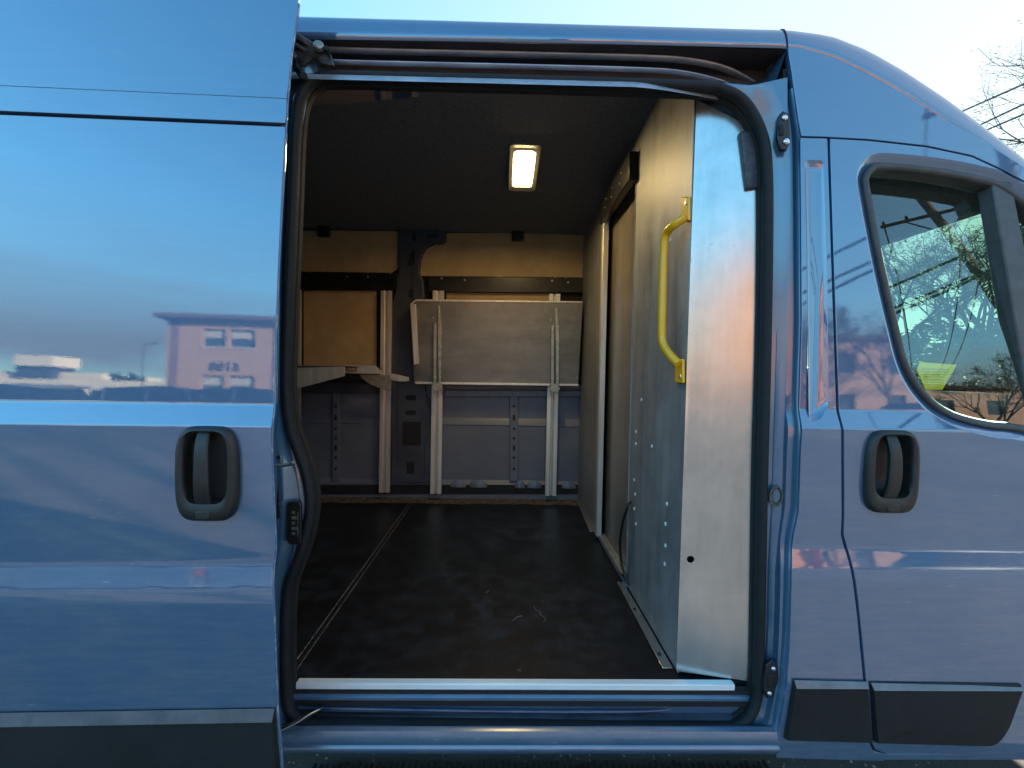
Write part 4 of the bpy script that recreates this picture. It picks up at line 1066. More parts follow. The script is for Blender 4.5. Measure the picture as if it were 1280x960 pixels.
# ---- fittings on the jambs
def striker(pts, y, dome):
    o = MB().slab([P(u, v, y) for u, v in pts], (0, .012, 0)).obj("door_contact_plate", 'cable', VAN, bevel=.003)
    for (u, v, r) in dome:
        c = P(u, v, y - .001); m = MB(); rg = []
        for j in range(5):
            a = j / 4 * math.pi / 2; rg.append([c + Vector((math.cos(2 * math.pi * k / 12) * r * math.cos(a), -math.sin(a) * r * .6, math.sin(2 * math.pi * k / 12) * r * math.cos(a))) for k in range(12)])
        m.loft(rg, True, False, True).obj("contact_stud", noisemat("dome_stud", (.55, .56, .6), (.75, .76, .8), 50, (.12, .25), .9), o, smooth=60)
    return o
s1_ = striker([(974, 145), (979, 138), (987, 142), (989, 176), (984, 188), (976, 187), (972, 172)], .028, [(981, 147, .008), (983, 177, .009)])
MB().slab([P(u, v, .024) for u, v in [(974, 156), (980, 154), (981, 168), (975, 169)]], (0, .008, 0)).obj("contact_socket", 'black', s1_, bevel=.003)
s2_ = striker([(958, 832), (966, 824), (973, 832), (974, 850), (966, 872), (959, 874), (954, 862)], .026, [(967, 836, .007), (962, 867, .007)])
MB().slab([P(u, v, .022) for u, v in [(959, 845), (967, 842), (968, 858), (960, 861)]], (0, .008, 0)).obj("contact_socket", 'black', s2_, bevel=.003)
# round bumper pit
MB().loft([[P(970.5, 620.5, .044) + Vector((math.cos(2 * math.pi * k / 20) * r * .8, y, math.sin(2 * math.pi * k / 20) * r * 1.2)) for k in range(20)] for r, y in ((.024, 0), (.020, .0), (.017, .01), (.006, .012))], True, False, True).obj("door_stop", noisemat("door_stop_rubber", (.05, .045, .04), (.12, .11, .10), 30, (.4, .6)), VAN)
# striker and latch wedge on the rear jamb
st = MB()
st.slab([P(u, v, .028) for u, v in [(341.5, 568), (347, 566), (351, 570), (352, 580), (341, 583)]], (0, .006, 0))
st.tube([P(338, 580.5, .02), P(352, 581.5, .0), P(362, 580.5, -.01), P(367, 577.5, -.012)], .005, 8)
so = st.obj("door_striker", noisemat("dull_zinc_striker", (.28, .27, .24), (.5, .49, .44), 40, (.3, .45), .8), VAN, bevel=.001)
MB().ring(P(348.5, 571.5, .026), (0, -1, 0), .005, .002, .003).obj("striker_screw", 'cable', so)
wpoly("latch_rubber", [(338, 590), (350, 591), (350, 648), (338, 652)], .026, .012, 'cable', VAN, .003)
MB().cyl(P(352, 629, .02), (0, -1, 0), .0055, .006, 10).obj("latch_pin", 'screw', so)
pts = round_poly([P(u, v, .030) for u, v in [(358.5, 627), (376, 627), (376, 681), (358.5, 681)]], .014, 5)
cp = MB().slab(pts, (0, .012, 0)).obj("contact_block", 'cable', VAN, bevel=.002)
mb = MB()
for i in range(5): 
    v = 639 + i * 6.6; mb.box(P(364.5, v, .0285).x, P(368.5 + (i % 2) * 2.5, v, .0285).x, .0285, .0299, P(366, v + 3.6, .0285).z, P(366, v, .0285).z)
mb.box(P(371.8, 640, .0285).x, P(372.6, 640, .0285).x, .0285, .0299, P(366, 672, .0285).z, P(366, 640, .0285).z)
mb.objs("contact_pin", noisemat("dull_contact_metal", (.10, .10, .085), (.3, .3, .25), 60, (.3, .5), .6), cp)
# lower left: wire link on the sill
MB().tube(smooth_path([P(342, 918, .0), P(360, 907, .01), P(380, 897, .03), P(396, 889, .05), P(404, 884, .06)], 5), .0055, 8).obj("lower_hinge_arm", 'cable', VAN)
MB().tube(smooth_path([P(350, 914, -.004), P(372, 903, .01), P(385, 894, .024), P(400, 886, .05)], 5), .0016, 6).obj("arm_wire", 'screw', VAN)
# pan for rear part of the bay behind sliding door side (closes the room)
MB().box(XRear, P(345, 500, .09).x, .085, .10, FZ, 2.29).obj("inner_side_lining", 'black', VAN)
MB().box(XRear, XRear + .01, .08, 1.95, FZ, 2.33).obj("rear_door_lining", 'primer', VAN)

# ---- cab interior seen through the door glass
dash = MB().slab([Vector((1.86, .14, 1.30)), Vector((1.95, .14, 1.36)), Vector((2.22, .14, 1.33)), Vector((2.22, .14, .6)), Vector((1.95, .14, .62)), Vector((1.88, .14, .95))], (0, 1.78, 0)).obj("dashboard", plain("dash_plastic", (.03, .032, .036), .6), VAN, bevel=.02)
cabp = plain("cab_trim", (.035, .036, .04), .7)
MB().box(XB + .12, XB + .14, y_a + .07, 1.93, FZ, 2.2).obj("cab_back_lining", cabp, VAN)
MB().box(1.02, 1.9, .09, 1.95, .42, .44).obj("cab_floor", cabp, VAN)
seatm = noisemat("grey_seat_cloth", (.035, .035, .038), (.06, .06, .065), 90, (.8, .95), 0, .4, 300)
for y in (.45, 1.35):
    st = MB().box(.98, 1.45, y - .26, y + .26, .80, .98).obj("cab_seat", seatm, VAN, bevel=.05, seg=4)
    MB().slab([Vector((.80, y - .25, .95)), Vector((.98, y - .25, .95)), Vector((.90, y - .25, 1.52)), Vector((.78, y - .25, 1.52))], (0, .5, 0)).obj("backrest", seatm, st, bevel=.05, seg=4)
    MB().box(1.05, 1.4, y - .2, y + .2, .44, .8).obj("seat_base", cabp, st)
# inner door card below the glass
MB().box(.95, 1.95, .075, .10, .55, 1.235).obj("door_card", cabp, fdoor, bevel=.01)
# yellow notice behind the glass
yq = [P(1150, 452.5, .085), P(1196, 456, .10), P(1178, 487, .10), P(1157, 487, .085), P(1146, 462, .082)]
lab = MB().slab(yq, (0, .0015, 0)).obj("yellow_notice", plain("yellow_green_notice", (.78, .66, .01), .5), fdoor)
mb = MB()
for i in range(8):
    v = 461 + i * 3.2; a = P(1153 + i * .8, v, .080); b = P(1186 - i * 1.6, v + .6, .094); mb.slab([a, b, b + Vector((0, 0, -.0011)), a + Vector((0, 0, -.0011))], (0, .0005, 0))
mb.objs("notice_text_line", plain("notice_ink", (.12, .14, .02), .6), fdoor)

# ================================================================== THE SETTING
def ground():
    q = NT("worn_asphalt")
    tc = q.n("ShaderNodeTexCoord")
    n1 = q.n("ShaderNodeTexNoise", i_Scale=.35, i_Detail=6); q.l(tc.outputs["Object"], n1.inputs[0])
    n2 = q.n("ShaderNodeTexNoise", i_Scale=90, i_Detail=6, i_Roughness=.8); q.l(tc.outputs["Object"], n2.inputs[0])
    a = q.n("ShaderNodeMath", operation='ADD'); q.l(n1.outputs[0], a.inputs[0]); q.l(n2.outputs[0], a.inputs[1])
    mr = q.n("ShaderNodeMapRange"); mr.inputs[1].default_value = .75; mr.inputs[2].default_value = 1.3; q.l(a.outputs[0], mr.inputs[0])
    mx = q.n("ShaderNodeMix", data_type='RGBA'); q.l(mr.outputs[0], mx.inputs[0]); mx.inputs[6].default_value = (.07, .068, .066, 1); mx.inputs[7].default_value = (.20, .19, .18, 1)
    q.l(mx.outputs[2], q.b.inputs["Base Color"]); q.set(Roughness=.85)
    bp = q.n("ShaderNodeBump", i_Strength=.8, i_Distance=.006); q.l(n2.outputs[0], bp.inputs["Height"]); q.l(bp.outputs[0], q.b.inputs["Normal"])
    return q.m
MB().add([(-900, -900, 0), (900, -900, 0), (900, 900, 0), (-900, 900, 0)], [(0, 1, 2, 3)]).obj("ground", ground(), None, kind="structure")

# ribbed black mat on the asphalt just below the sill
mat0 = PZ(392, 952, .03); mat1 = PZ(962, 957, .03)
mat_top = mat0.y
rm = MB().box(mat0.x, mat1.x, -.4, mat_top - .02, .006, .022)
for k in range(74):
    x = mat0.x + (mat1.x - mat0.x) * (k + .3) / 74; rm.box(x, x + .009, -.4, mat_top + random.uniform(-.014, .006), .022, .031)
o = rm.obj("ribbed_mat", 'rubber'); o.location = (0, 0, 0); tag(o, "black ribbed rubber mat lying on the asphalt below the van sill", "mat")
# pebbles and leaf crumbs
mb = MB(); random.seed(21)
for _ in range(900):
    x, y = random.uniform(-1.2, 1.6), random.uniform(.30, 1.0); r = random.uniform(.002, .007)
    c = Vector((x, y, r * .5)); mb.add([c + Vector((r, 0, 0)), c + Vector((0, r, 0)), c + Vector((-r, 0, 0)), c + Vector((0, -r, 0)), c + Vector((0, 0, r * .8))], [(0, 1, 4), (1, 2, 4), (2, 3, 4), (3, 0, 4)])
o = mb.obj("loose_gravel", noisemat("gravel_grains", (.10, .09, .08), (.45, .43, .4), 90, (.7, .9))); o["kind"] = "stuff"; o["label"] = "loose grit and leaf crumbs on the asphalt under the van"; o["category"] = "gravel"

# ---- mirror helpers: where a reflected pixel looks
def mirror_ray(p, n, d):
    n = Vector(n).normalized(); return d - 2 * d.dot(n) * n
def door_reflect(u, v):
    p = PD(u, v); h = 1e-3
    gz = (door_y(p.x, p.z + h) - door_y(p.x, p.z - h)) / (2 * h)
    return p, mirror_ray(p, (DYAW, -1, gz), ray(u, v))
def glass_reflect(u, v):
    y = .05
    for _ in range(8): p = P(u, v, y); y = gy(p.x, p.z)
    h = 1e-3; gz = (gy(p.x, p.z + h) - gy(p.x, p.z - h)) / (2 * h)
    return p, mirror_ray(p, (0, -1, gz), ray(u, v))
def at_y(pr, y): p, d = pr; return p + d * ((y - p.y) / d.y)

def brickmat(name, c1, c2, mortar, scale=1.0):
    q = NT(name)
    tc = q.n("ShaderNodeTexCoord"); sx_ = q.n("ShaderNodeSeparateXYZ"); q.l(tc.outputs["Object"], sx_.inputs[0])
    ad = q.n("ShaderNodeMath", operation='ADD'); q.l(sx_.outputs[0], ad.inputs[0]); q.l(sx_.outputs[1], ad.inputs[1])
    cb = q.n("ShaderNodeCombineXYZ"); q.l(ad.outputs[0], cb.inputs[0]); q.l(sx_.outputs[2], cb.inputs[1])
    br = q.n("ShaderNodeTexBrick"); q.l(cb.outputs[0], br.inputs[0])
    br.inputs["Color1"].default_value = c4(c1); br.inputs["Color2"].default_value = c4(c2); br.inputs["Mortar"].default_value = c4(mortar)
    br.inputs["Scale"].default_value = scale; br.inputs["Mortar Size"].default_value = .008; br.inputs["Brick Width"].default_value = .24; br.inputs["Row Height"].default_value = .08
    q.l(br.outputs[0], q.b.inputs["Base Color"]); q.set(Roughness=.9); return q.m
YBLD = -31.0
TLp = at_y(door_reflect(210, 396), YBLD); 
p_bot = at_y(door_reflect(210, 500), YBLD)
bx0 = TLp.x; bx1 = bx0 + 21; BH = TLp.z
bld = thing("brick_building", "long two storey pink brick building numbered 6108, mirrored in the sliding door", "building", (bx0, YBLD, 0))
brick = brickmat("pink_brick", (.36, .20, .14), (.44, .27, .19), (.42, .37, .31))
wins = []
def refx(u): return at_y(door_reflect(u, 430), YBLD).x
def refz(v): return at_y(door_reflect(280, v), YBLD).z
wx = [(refx(253), refx(281)), (refx(287), refx(319))]
if wx[0][0] > wx[0][1]: wx = [(b, a) for a, b in wx]
zu1, zu0, zl1, zl0 = refz(412), refz(434), refz(470), refz(494)
zl0 = max(.5, zl0)
pitch = (wx[1][1] - wx[0][0]) + 3.2
holes = []
x = 0
k = 0
while wx[1][1] + k * pitch < bx1 - 1:
    for (a, b) in wx:
        holes += [(a + k * pitch, b + k * pitch, zu0, zu1), (a + k * pitch, b + k * pitch, zl0, zl1)]
    k += 1
loops = [[Vector((bx0, 0, 0)), Vector((bx1, 0, 0)), Vector((bx1, 0, BH - .15)), Vector((bx0, 0, BH - .15))]] + [[Vector((a, 0, c)), Vector((b, 0, c)), Vector((b, 0, d)), Vector((a, 0, d))] for a, b, c, d in holes]
flat = [p for l in loops for p in l]; mb = MB(); mb.add([Vector((p.x, YBLD, p.z)) for p in flat], tessellate_polygon(loops))
mb.add([(bx0, YBLD, 0), (bx0, YBLD - 14, 0), (bx0, YBLD - 14, BH - .15), (bx0, YBLD, BH - .15)], [(0, 1, 2, 3)])
mb.add([(bx1, YBLD, 0), (bx1, YBLD - 14, 0), (bx1, YBLD - 14, BH - .15), (bx1, YBLD, BH - .15)], [(0, 1, 2, 3)])
mb.add([(bx0, YBLD - 14, 0), (bx1, YBLD - 14, 0), (bx1, YBLD - 14, BH - .15), (bx0, YBLD - 14, BH - .15)], [(0, 1, 2, 3)])
for a, b, c, d in holes:
    y0, y1 = YBLD, YBLD - .22
    mb.add([(a, y0, c), (b, y0, c), (b, y0, d), (a, y0, d), (a, y1, c), (b, y1, c), (b, y1, d), (a, y1, d)], [(0, 1, 5, 4), (1, 2, 6, 5), (2, 3, 7, 6), (3, 0, 4, 7)])
wall = mb.obj("wall", brick, bld, smooth=0)
eave = plain("brown_fascia", (.13, .09, .085), .8)
MB().box(bx0 - .5, bx1 + .5, YBLD + .75, YBLD - 14.5, BH - .15, BH + .12).obj("roof", eave, bld)
winm = plain("dark_window_glass", (.05, .07, .09), .12); blind = plain("pale_blind", (.45, .44, .40), .8); fr_ = plain("window_frame_paint", (.18, .16, .15), .6)
for a, b, c, d in holes:
    w = MB().box(a, b, YBLD - .20, YBLD - .16, c, c + .06).box(a, b, YBLD - .20, YBLD - .16, d - .06, d).box(a, a + .06, YBLD - .20, YBLD - .16, c + .06, d - .06).box(b - .06, b, YBLD - .20, YBLD - .16, c + .06, d - .06).box(a + .06, b - .06, YBLD - .20, YBLD - .16, (c + d) / 2 - .03, (c + d) / 2 + .03).obj("window", fr_, bld)
    MB().box(a + .05, b - .05, YBLD - .215, YBLD - .205, c, (c + d) / 2).obj("pane", winm, w)
    MB().box(a + .05, b - .05, YBLD - .225, YBLD - .205, (c + d) / 2, d).obj("blind", blind, w)
dsp = plain("white_downspout", (.5, .49, .46), .6)
for xx in (wx[1][1] + 1.4,): MB().tube([(xx, YBLD + .10, .1), (xx, YBLD + .10, BH - .4), (xx, YBLD + .45, BH - .18)], .055, 8).obj("downspout", dsp, bld)
for a, b, c, d in holes: MB().box(a - .08, b + .08, YBLD + .07, YBLD - .02, c - .12, c - .003).obj("window_sill", plain("stone_sill", (.5, .46, .40), .8), bld)
# dark corner strip, shade put into its brick colour, + number
MB().box(bx0 + .25, bx0 + .75, YBLD + .03, YBLD - .02, 0, BH - .16).obj("corner_shade_strip", plain("shade_brick", (.20, .13, .12), .9), bld)
cu = bpy.data.curves.new("num", 'FONT'); cu.body = "6108"; cu.size = 1.0; cu.extrude = .04; cu.space_character = 1.15; cu.align_x = 'CENTER'
to = bpy.data.objects.new("num", cu); COL.objects.link(to)
bpy.context.view_layer.update()
me = bpy.data.meshes.new_from_object(to.evaluated_get(bpy.context.evaluated_depsgraph_get()))
bpy.data.objects.remove(to)
xa_, xb_ = refx(264), refx(300); zt_n, zb_n = refz(453), refz(464)
wid = max(v.co.x for v in me.vertices) - min(v.co.x for v in me.vertices); hei = max(v.co.y for v in me.vertices)
for v in me.vertices:
    x, y, z = v.co; v.co = Vector(((xa_ + xb_) / 2 - x * abs(xb_ - xa_) / wid, YBLD + .05 + z, zb_n + y * (zt_n - zb_n) / hei))
link("house_number", me, plain("number_metal", (.05, .045, .045), .5), bld, 0)

def block(name, label, x0, x1, y, H, bm_, fascia, rows, ww, gap):
    t = thing(name, label, "building", (x0, y, 0), "brick buildings behind the camera"); hs = []
    x = x0 + gap
    while x + ww < x1 - .5:
        for z in rows: hs.append((x, x + ww, z, z + 1.35))
        x += ww + gap
    lp_ = [[Vector((x0, 0, 0)), Vector((x1, 0, 0)), Vector((x1, 0, H)), Vector((x0, 0, H))]] + [[Vector((a, 0, c)), Vector((b, 0, c)), Vector((b, 0, d)), Vector((a, 0, d))] for a, b, c, d in hs]
    fl_ = [p for l in lp_ for p in l]; m = MB(); m.add([Vector((p.x, y, p.z)) for p in fl_], tessellate_polygon(lp_))
    m.add([(x0, y, 0), (x0, y - 12, 0), (x0, y - 12, H), (x0, y, H), (x1, y, 0), (x1, y - 12, 0), (x1, y - 12, H), (x1, y, H)], [(0, 1, 2, 3), (4, 5, 6, 7), (1, 5, 6, 2)])
    for a, b, c, d in hs: m.add([(a, y, c), (b, y, c), (b, y, d), (a, y, d), (a, y - .2, c), (b, y - .2, c), (b, y - .2, d), (a, y - .2, d)], [(0, 1, 5, 4), (1, 2, 6, 5), (2, 3, 7, 6), (3, 0, 4, 7)])
    m.obj("wall", bm_, t, smooth=0); MB().box(x0 - .25, x1 + .25, y + .3, y - 12.2, H, H + .3).obj("roof", fascia, t)
    for a, b, c, d in hs:
        w = MB().box(a, b, y - .19, y - .15, c, c + .06).box(a, b, y - .19, y - .15, d - .06, d).box(a, a + .06, y - .19, y - .15, c + .06, d - .06).box(b - .06, b, y - .19, y - .15, c + .06, d - .06).obj("window", fr_, t)
        MB().box(a, b, y - .21, y - .20, c, d).obj("pane", winm, w)
block("orange_brick_building", "tall orange brick block facing the van, glowing in the bulkhead's end panel", 3.5, 19.5, -29, 8.6, brickmat("orange_brick", (.74, .235, .06), (.80, .30, .09), (.60, .38, .24)), eave, (3.0, 6.2), 1.1, 2.3)
block("brown_brick_building", "low brown brick block behind bare trees, mirrored in the cab door", 21.5, 46, -31, 6.4, brickmat("brown_brick", (.38, .20, .14), (.46, .26, .18), (.42, .36, .30)), eave, (1.1, 4.0), 1.3, 2.4)

# ---- low pale buildings far to the left (in the door's reflection)
def refbox(u0, u1, vt, y, dep, mat, name, par, zb=0, vb=None):
    a, b = at_y(door_reflect(u0, vt), y), at_y(door_reflect(u1, vt), y)
    z0 = zb if vb is None else at_y(door_reflect(u0, vb), y).z
    return MB().box(a.x, b.x, y, y - dep, z0, (a.z + b.z) / 2).obj(name, mat, par)
cream = noisemat("cream_render", (.60, .55, .44), (.72, .66, .54), .4, (.8, .9)); slate = plain("dark_cladding", (.05, .06, .08), .6); glassd = plain("shopfront_glass", (.04, .05, .06), .2)
def refthing(name, label, cat, u, y, grp=None):
    p = at_y(door_reflect(u, 470), y); return thing(name, label, cat, (p.x, y, 0), grp)
w1 = refthing("warehouse", "long low cream warehouse with a flat roof beyond the lot, mirrored in the sliding door", "building", 60, -85)
refbox(-40, 205, 474.5, -85, 20, cream, "wall", w1); 
for u in range(-30, 200, 16): refbox(u, u + 10, 487, -84.9, .2, glassd, "window", w1, 0)
w2 = refthing("warehouse", "taller cream block with a plain parapet behind the low warehouse, mirrored in the sliding door", "building", 60, -110)
refbox(-60, 128, 465, -110, 20, cream, "wall", w2); refbox(20, 63, 456, -108, 6, slate, "roof_plinth", w2, 0); refbox(18, 66, 444.5, -107, 7, cream, "rooftop_box", w2, vb=457)
w3 = refthing("shed", "small cream shed near the left edge of the reflection, nearer than the warehouse", "building", 10, -55)
refbox(-60, 36, 480, -55, 8, cream, "wall", w3); refbox(-62, 37, 479, -54.8, 8.5, slate, "roof", w3, vb=481)

# ---- trees
barkm = noisemat("bark", (.06, .045, .035), (.13, .10, .08), 6, (.8, 1)); twigm = noisemat("twig_leaf", (.10, .075, .05), (.20, .14, .08), 3, (.7, .9)); evergreen = noisemat("evergreen", (.03, .045, .02), (.06, .08, .03), 2, (.7, .9))
def tree(name, label, loc, H, spread, seed, leafm, nleaf=9, depth=5, leaf=.10, group=None, trunk=.16):
    rnd = random.Random(seed); root = thing(name, label, "tree", loc, group)
    tb_, lf = MB(), MB(); L = Vector(loc)
    def grow(p, d, ln, r, lev):
        q = p; pts = [p]
        for k in range(3):
            d = (d + Vector((rnd.uniform(-.2, .2), rnd.uniform(-.2, .2), rnd.uniform(-.05, .16)))).normalized(); q = q + d * ln / 3; pts.append(q)
        tb_.tube(pts, r, 6 if lev < 3 else 4, taper=r * .62)
        if lev >= depth - 1:
            for k in range(nleaf):
                c = pts[rnd.randint(1, 3)] + Vector((rnd.gauss(0, .22), rnd.gauss(0, .22), rnd.gauss(0, .22))) * (H / (8 if leaf > .3 else 26))
                a = Vector((rnd.gauss(0, 1), rnd.gauss(0, 1), rnd.gauss(0, 1))).normalized() * leaf * rnd.uniform(.5, 1.2); b = a.orthogonal().normalized() * leaf * rnd.uniform(.2, .5)
                lf.add([c - a, c + b, c + a, c - b], [(0, 1, 2, 3)])
        if lev < depth:
            for k in range(rnd.choice((2, 3, 3)) + (1 if lev == 0 else 0)):
                az = rnd.uniform(0, 2 * math.pi); tl = rnd.uniform(.35, .85) * spread
                o_ = d.orthogonal().normalized(); w_ = d.cross(o_); nd = (d + (o_ * math.cos(az) + w_ * math.sin(az)) * tl).normalized()
                grow(pts[rnd.choice((2, 3, 3))], nd, ln * rnd.uniform(.62, .82), r * .58, lev + 1)
    grow(L, Vector((0, 0, 1)), H * .30, trunk, 0)
    tb_.obj("trunk", barkm, root, smooth=0, fixn=False); lf.obj("crown", leafm, root, smooth=0, fixn=False)
    return root
def along(u, v, dist): d = ray(u, v); h = math.hypot(d.x, d.y); return CAM + d * (dist / h)
t1 = along(1418, 460, 19); tree("bare_tree", "tall bare reddish tree past the van's front, branches at the right edge of the sky", (t1.x, t1.y, 0), 12.0, 1.0, 4, twigm, 26, 6, .035)
t2_ = along(1165, 460, 20); tree("bare_tree", "bare twiggy tree seen through the cab window, behind the windscreen", (t2_.x, t2_.y, 0), 8.6, 1.1, 9, twigm, 16, 6, .05)
t3_ = along(1230, 460, 27); tree("bare_tree", "farther bare tree seen through the cab window nearer the divider bar", (t3_.x, t3_.y, 0), 9, 1.1, 15, twigm, 16, 6, .05)
for i, (x, y, H, s) in enumerate(((20.5, -28, 9.5, 31), (25, -27.5, 10.5, 32), (29.5, -26, 9, 33))):
    tree("bare_tree", ["bare tree standing beside the brick building, mirrored in the cab door", "taller bare tree beyond the first, mirrored in the cab door glass", "rounded bare tree farthest along the street behind the camera"][i], (x, y, 0), H, 1.0, s, twigm, 10, 6, .06)
for i, (u, dd, H, s_) in enumerate(((1105, 24, 9.5, 61), (1190, 33, 12, 62), (1270, 22, 8.5, 63))):
    q = along(u, 460, dd); tree("bare_tree", ["spreading bare tree seen through the rear part of the cab window", "tallest far bare tree centred in the cab window", "thin bare tree seen behind the window divider bar"][i], (q.x, q.y, 0), H, 1.2, s_, twigm, 16, 6, .05)
for i, (u, dd, H) in enumerate(((1080, 42, 5.0), (1125, 44, 4.4), (1170, 43, 5.6), (1215, 45, 4.8), (1262, 42, 5.4), (1310, 44, 4.6))):
    q = along(u, 460, dd); rn = random.Random(80 + i); m = MB()
    for k in range(2600):
        a = rn.uniform(0, 6.283); z = rn.random() ** .7; rr = (1 - z ** 2.2) ** .5 * rn.uniform(.55, 1.05) * 3.2; c = Vector((q.x + math.cos(a) * rr, q.y + math.sin(a) * rr, .15 + z * H * rn.uniform(.8, 1.0)))
        e = Vector((rn.gauss(0, 1), rn.gauss(0, 1), rn.gauss(0, 1))).normalized() * rn.uniform(.1, .28); f = e.orthogonal().normalized() * rn.uniform(.06, .16); m.add([c - e, c + f, c + e, c - f], [(0, 1, 2, 3)])
    bu = thing("shrub", ["leftmost evergreen shrub of the row beyond the windscreen", "low evergreen shrub second from the left beyond the windscreen", "tallest evergreen shrub, third from the left beyond the windscreen", "evergreen shrub fourth from the left beyond the windscreen", "broad evergreen shrub fifth from the left beyond the windscreen", "last evergreen shrub of the row, hidden by the window divider"][i], "shrub", (q.x, q.y, 0), "evergreen shrubs beyond the windscreen")
    m.obj("foliage", evergreen, bu, smooth=0, fixn=False); MB().tube([(q.x, q.y, 0), (q.x, q.y, H * .6)], .12, 6, taper=.04).obj("stem", barkm, bu)
# low evergreen mounds behind the warehouse in the reflection
for i, (u, y) in enumerate(((145, -96), (165, -99), (100, -127))):
    p = at_y(door_reflect(u, 466), y); tree("evergreen_tree", ["dark round evergreen behind the warehouse roof, first of the reflected row", "dark evergreen beside the lamp post in the reflection", "distant dark evergreen above the taller cream block"][i], (p.x, y, 0), p.z * 1.08, 1.2, 50 + i, evergreen, 30, 4, .55, trunk=.3)

# ---- street lamp mirrored in the door
y = -62; pt = at_y(door_reflect(180, 430), y)
lp = thing("street_lamp", "slim dark street lamp with one arm, mirrored left of the brick building", "street lamp", (pt.x, y, 0))
lm = plain("lamp_post_metal", (.06, .07, .08), .5)
MB().tube([(pt.x, y, 0), (pt.x, y, pt.z)], .09, 8, taper=.06).obj("pole", lm, lp)
pe_ = at_y(door_reflect(194, 430), y)
MB().tube([(pt.x, y, pt.z - .1), (pe_.x, y, pt.z + .05)], .05, 6).obj("arm", lm, lp)
MB().box(pe_.x - .5, pe_.x + .3, y - .15, y + .15, pt.z - .05, pt.z + .1).obj("lamp_head", lm, lp)

# ---- utility pole mirrored in the cab window
def at_h(pr, dist): p, d = pr; return p + d * (dist / math.hypot(d.x, d.y))
T = at_h(glass_reflect(1138, 233), 15)
pr = glass_reflect(1278, 425); p_, d_ = pr
best = min((at_h(pr, s / 10) for s in range(90, 220)), key=lambda q: math.hypot(q.x - T.x, q.y - T.y))
dirp = (best - T); base = T + dirp * (T.z / (T.z - best.z))
up_ = thing("utility_pole", "leaning wooden utility pole with a crossarm, mirrored in the cab window", "utility pole", (base.x, base.y, 0))
wood = noisemat("pole_wood", (.055, .04, .03), (.12, .09, .06), 5, (.8, 1), stretch=(4, 4, .5))
MB().tube([base, T], .17, 12, taper=.11).obj("pole", wood, up_)
ca, cb_ = at_h(glass_reflect(1124, 272), 15.0), at_h(glass_reflect(1196, 253), 15.0)
cm = T + (base - T) * .13
cdv = (cb_ - ca); cdv.z *= .6; cdv.normalize(); hl = 1.25
ca, cb_ = cm - cdv * hl, cm + cdv * hl
MB().tube([ca, cb_], .07, 4).obj("crossarm", wood, up_, smooth=0)
MB().tube([cm + cdv * .7, cm + (base - T).normalized() * .9], .03, 4).obj("brace", wood, up_); MB().tube([cm - cdv * .7, cm + (base - T).normalized() * .9], .03, 4).obj("brace", wood, up_)
for k in (-1.15, -.6, .6, 1.15): MB().cyl(cm + cdv * k + Vector((0, 0, .05)), (0, 0, 1), .05, .16, 8, .03).obj("insulator", 'plastic', up_)
wirem = plain("wire_black", (.02, .02, .02), .6)
perp = Vector((-cdv.y, cdv.x, 0)).normalized()
for i, k in enumerate((-1.15, .6, 1.15)):
    a = cm + cdv * k + Vector((0, 0, .2)); sg = -1 if perp.y > 0 else 1; pa_, pb2 = a, a + perp * 42 * sg
    pth = [pa_.lerp(pb2, t / 40) + Vector((0, 0, 1.1 * ((t / 20 - 1) ** 2 - 1))) for t in range(41)]
    o = MB().tube(pth, .022, 4).obj("overhead_wire", wirem); tag(o, ["overhead wire on the van side of the leaning pole's crossarm, mirrored in the cab window", "overhead wire on the middle insulator of the leaning pole, mirrored in the cab window", "overhead wire on the outer end of the leaning pole's crossarm, mirrored in the cab window"][i], "wire", "wires on the leaning pole")
# wires in the open sky at the right
for i, (a, b) in enumerate((((1160, 158), (1280, 105)), ((1160, 187), (1280, 130)), ((1160, 194), (1280, 142.5)))):
    A_, B_ = along(a[0], a[1], 22 + i * .3), along(b[0], b[1], 17 + i * .3); dd = (B_ - A_); A_ -= dd * 2; B_ += dd * 4
    o = MB().tube([A_, B_], .026, 5).obj("overhead_wire", wirem); tag(o, ["topmost of three overhead wires against the white sky at the right", "middle of three overhead wires against the white sky at the right", "lowest of three overhead wires against the white sky at the right"][i], "wire", "wires in the sky at the right")

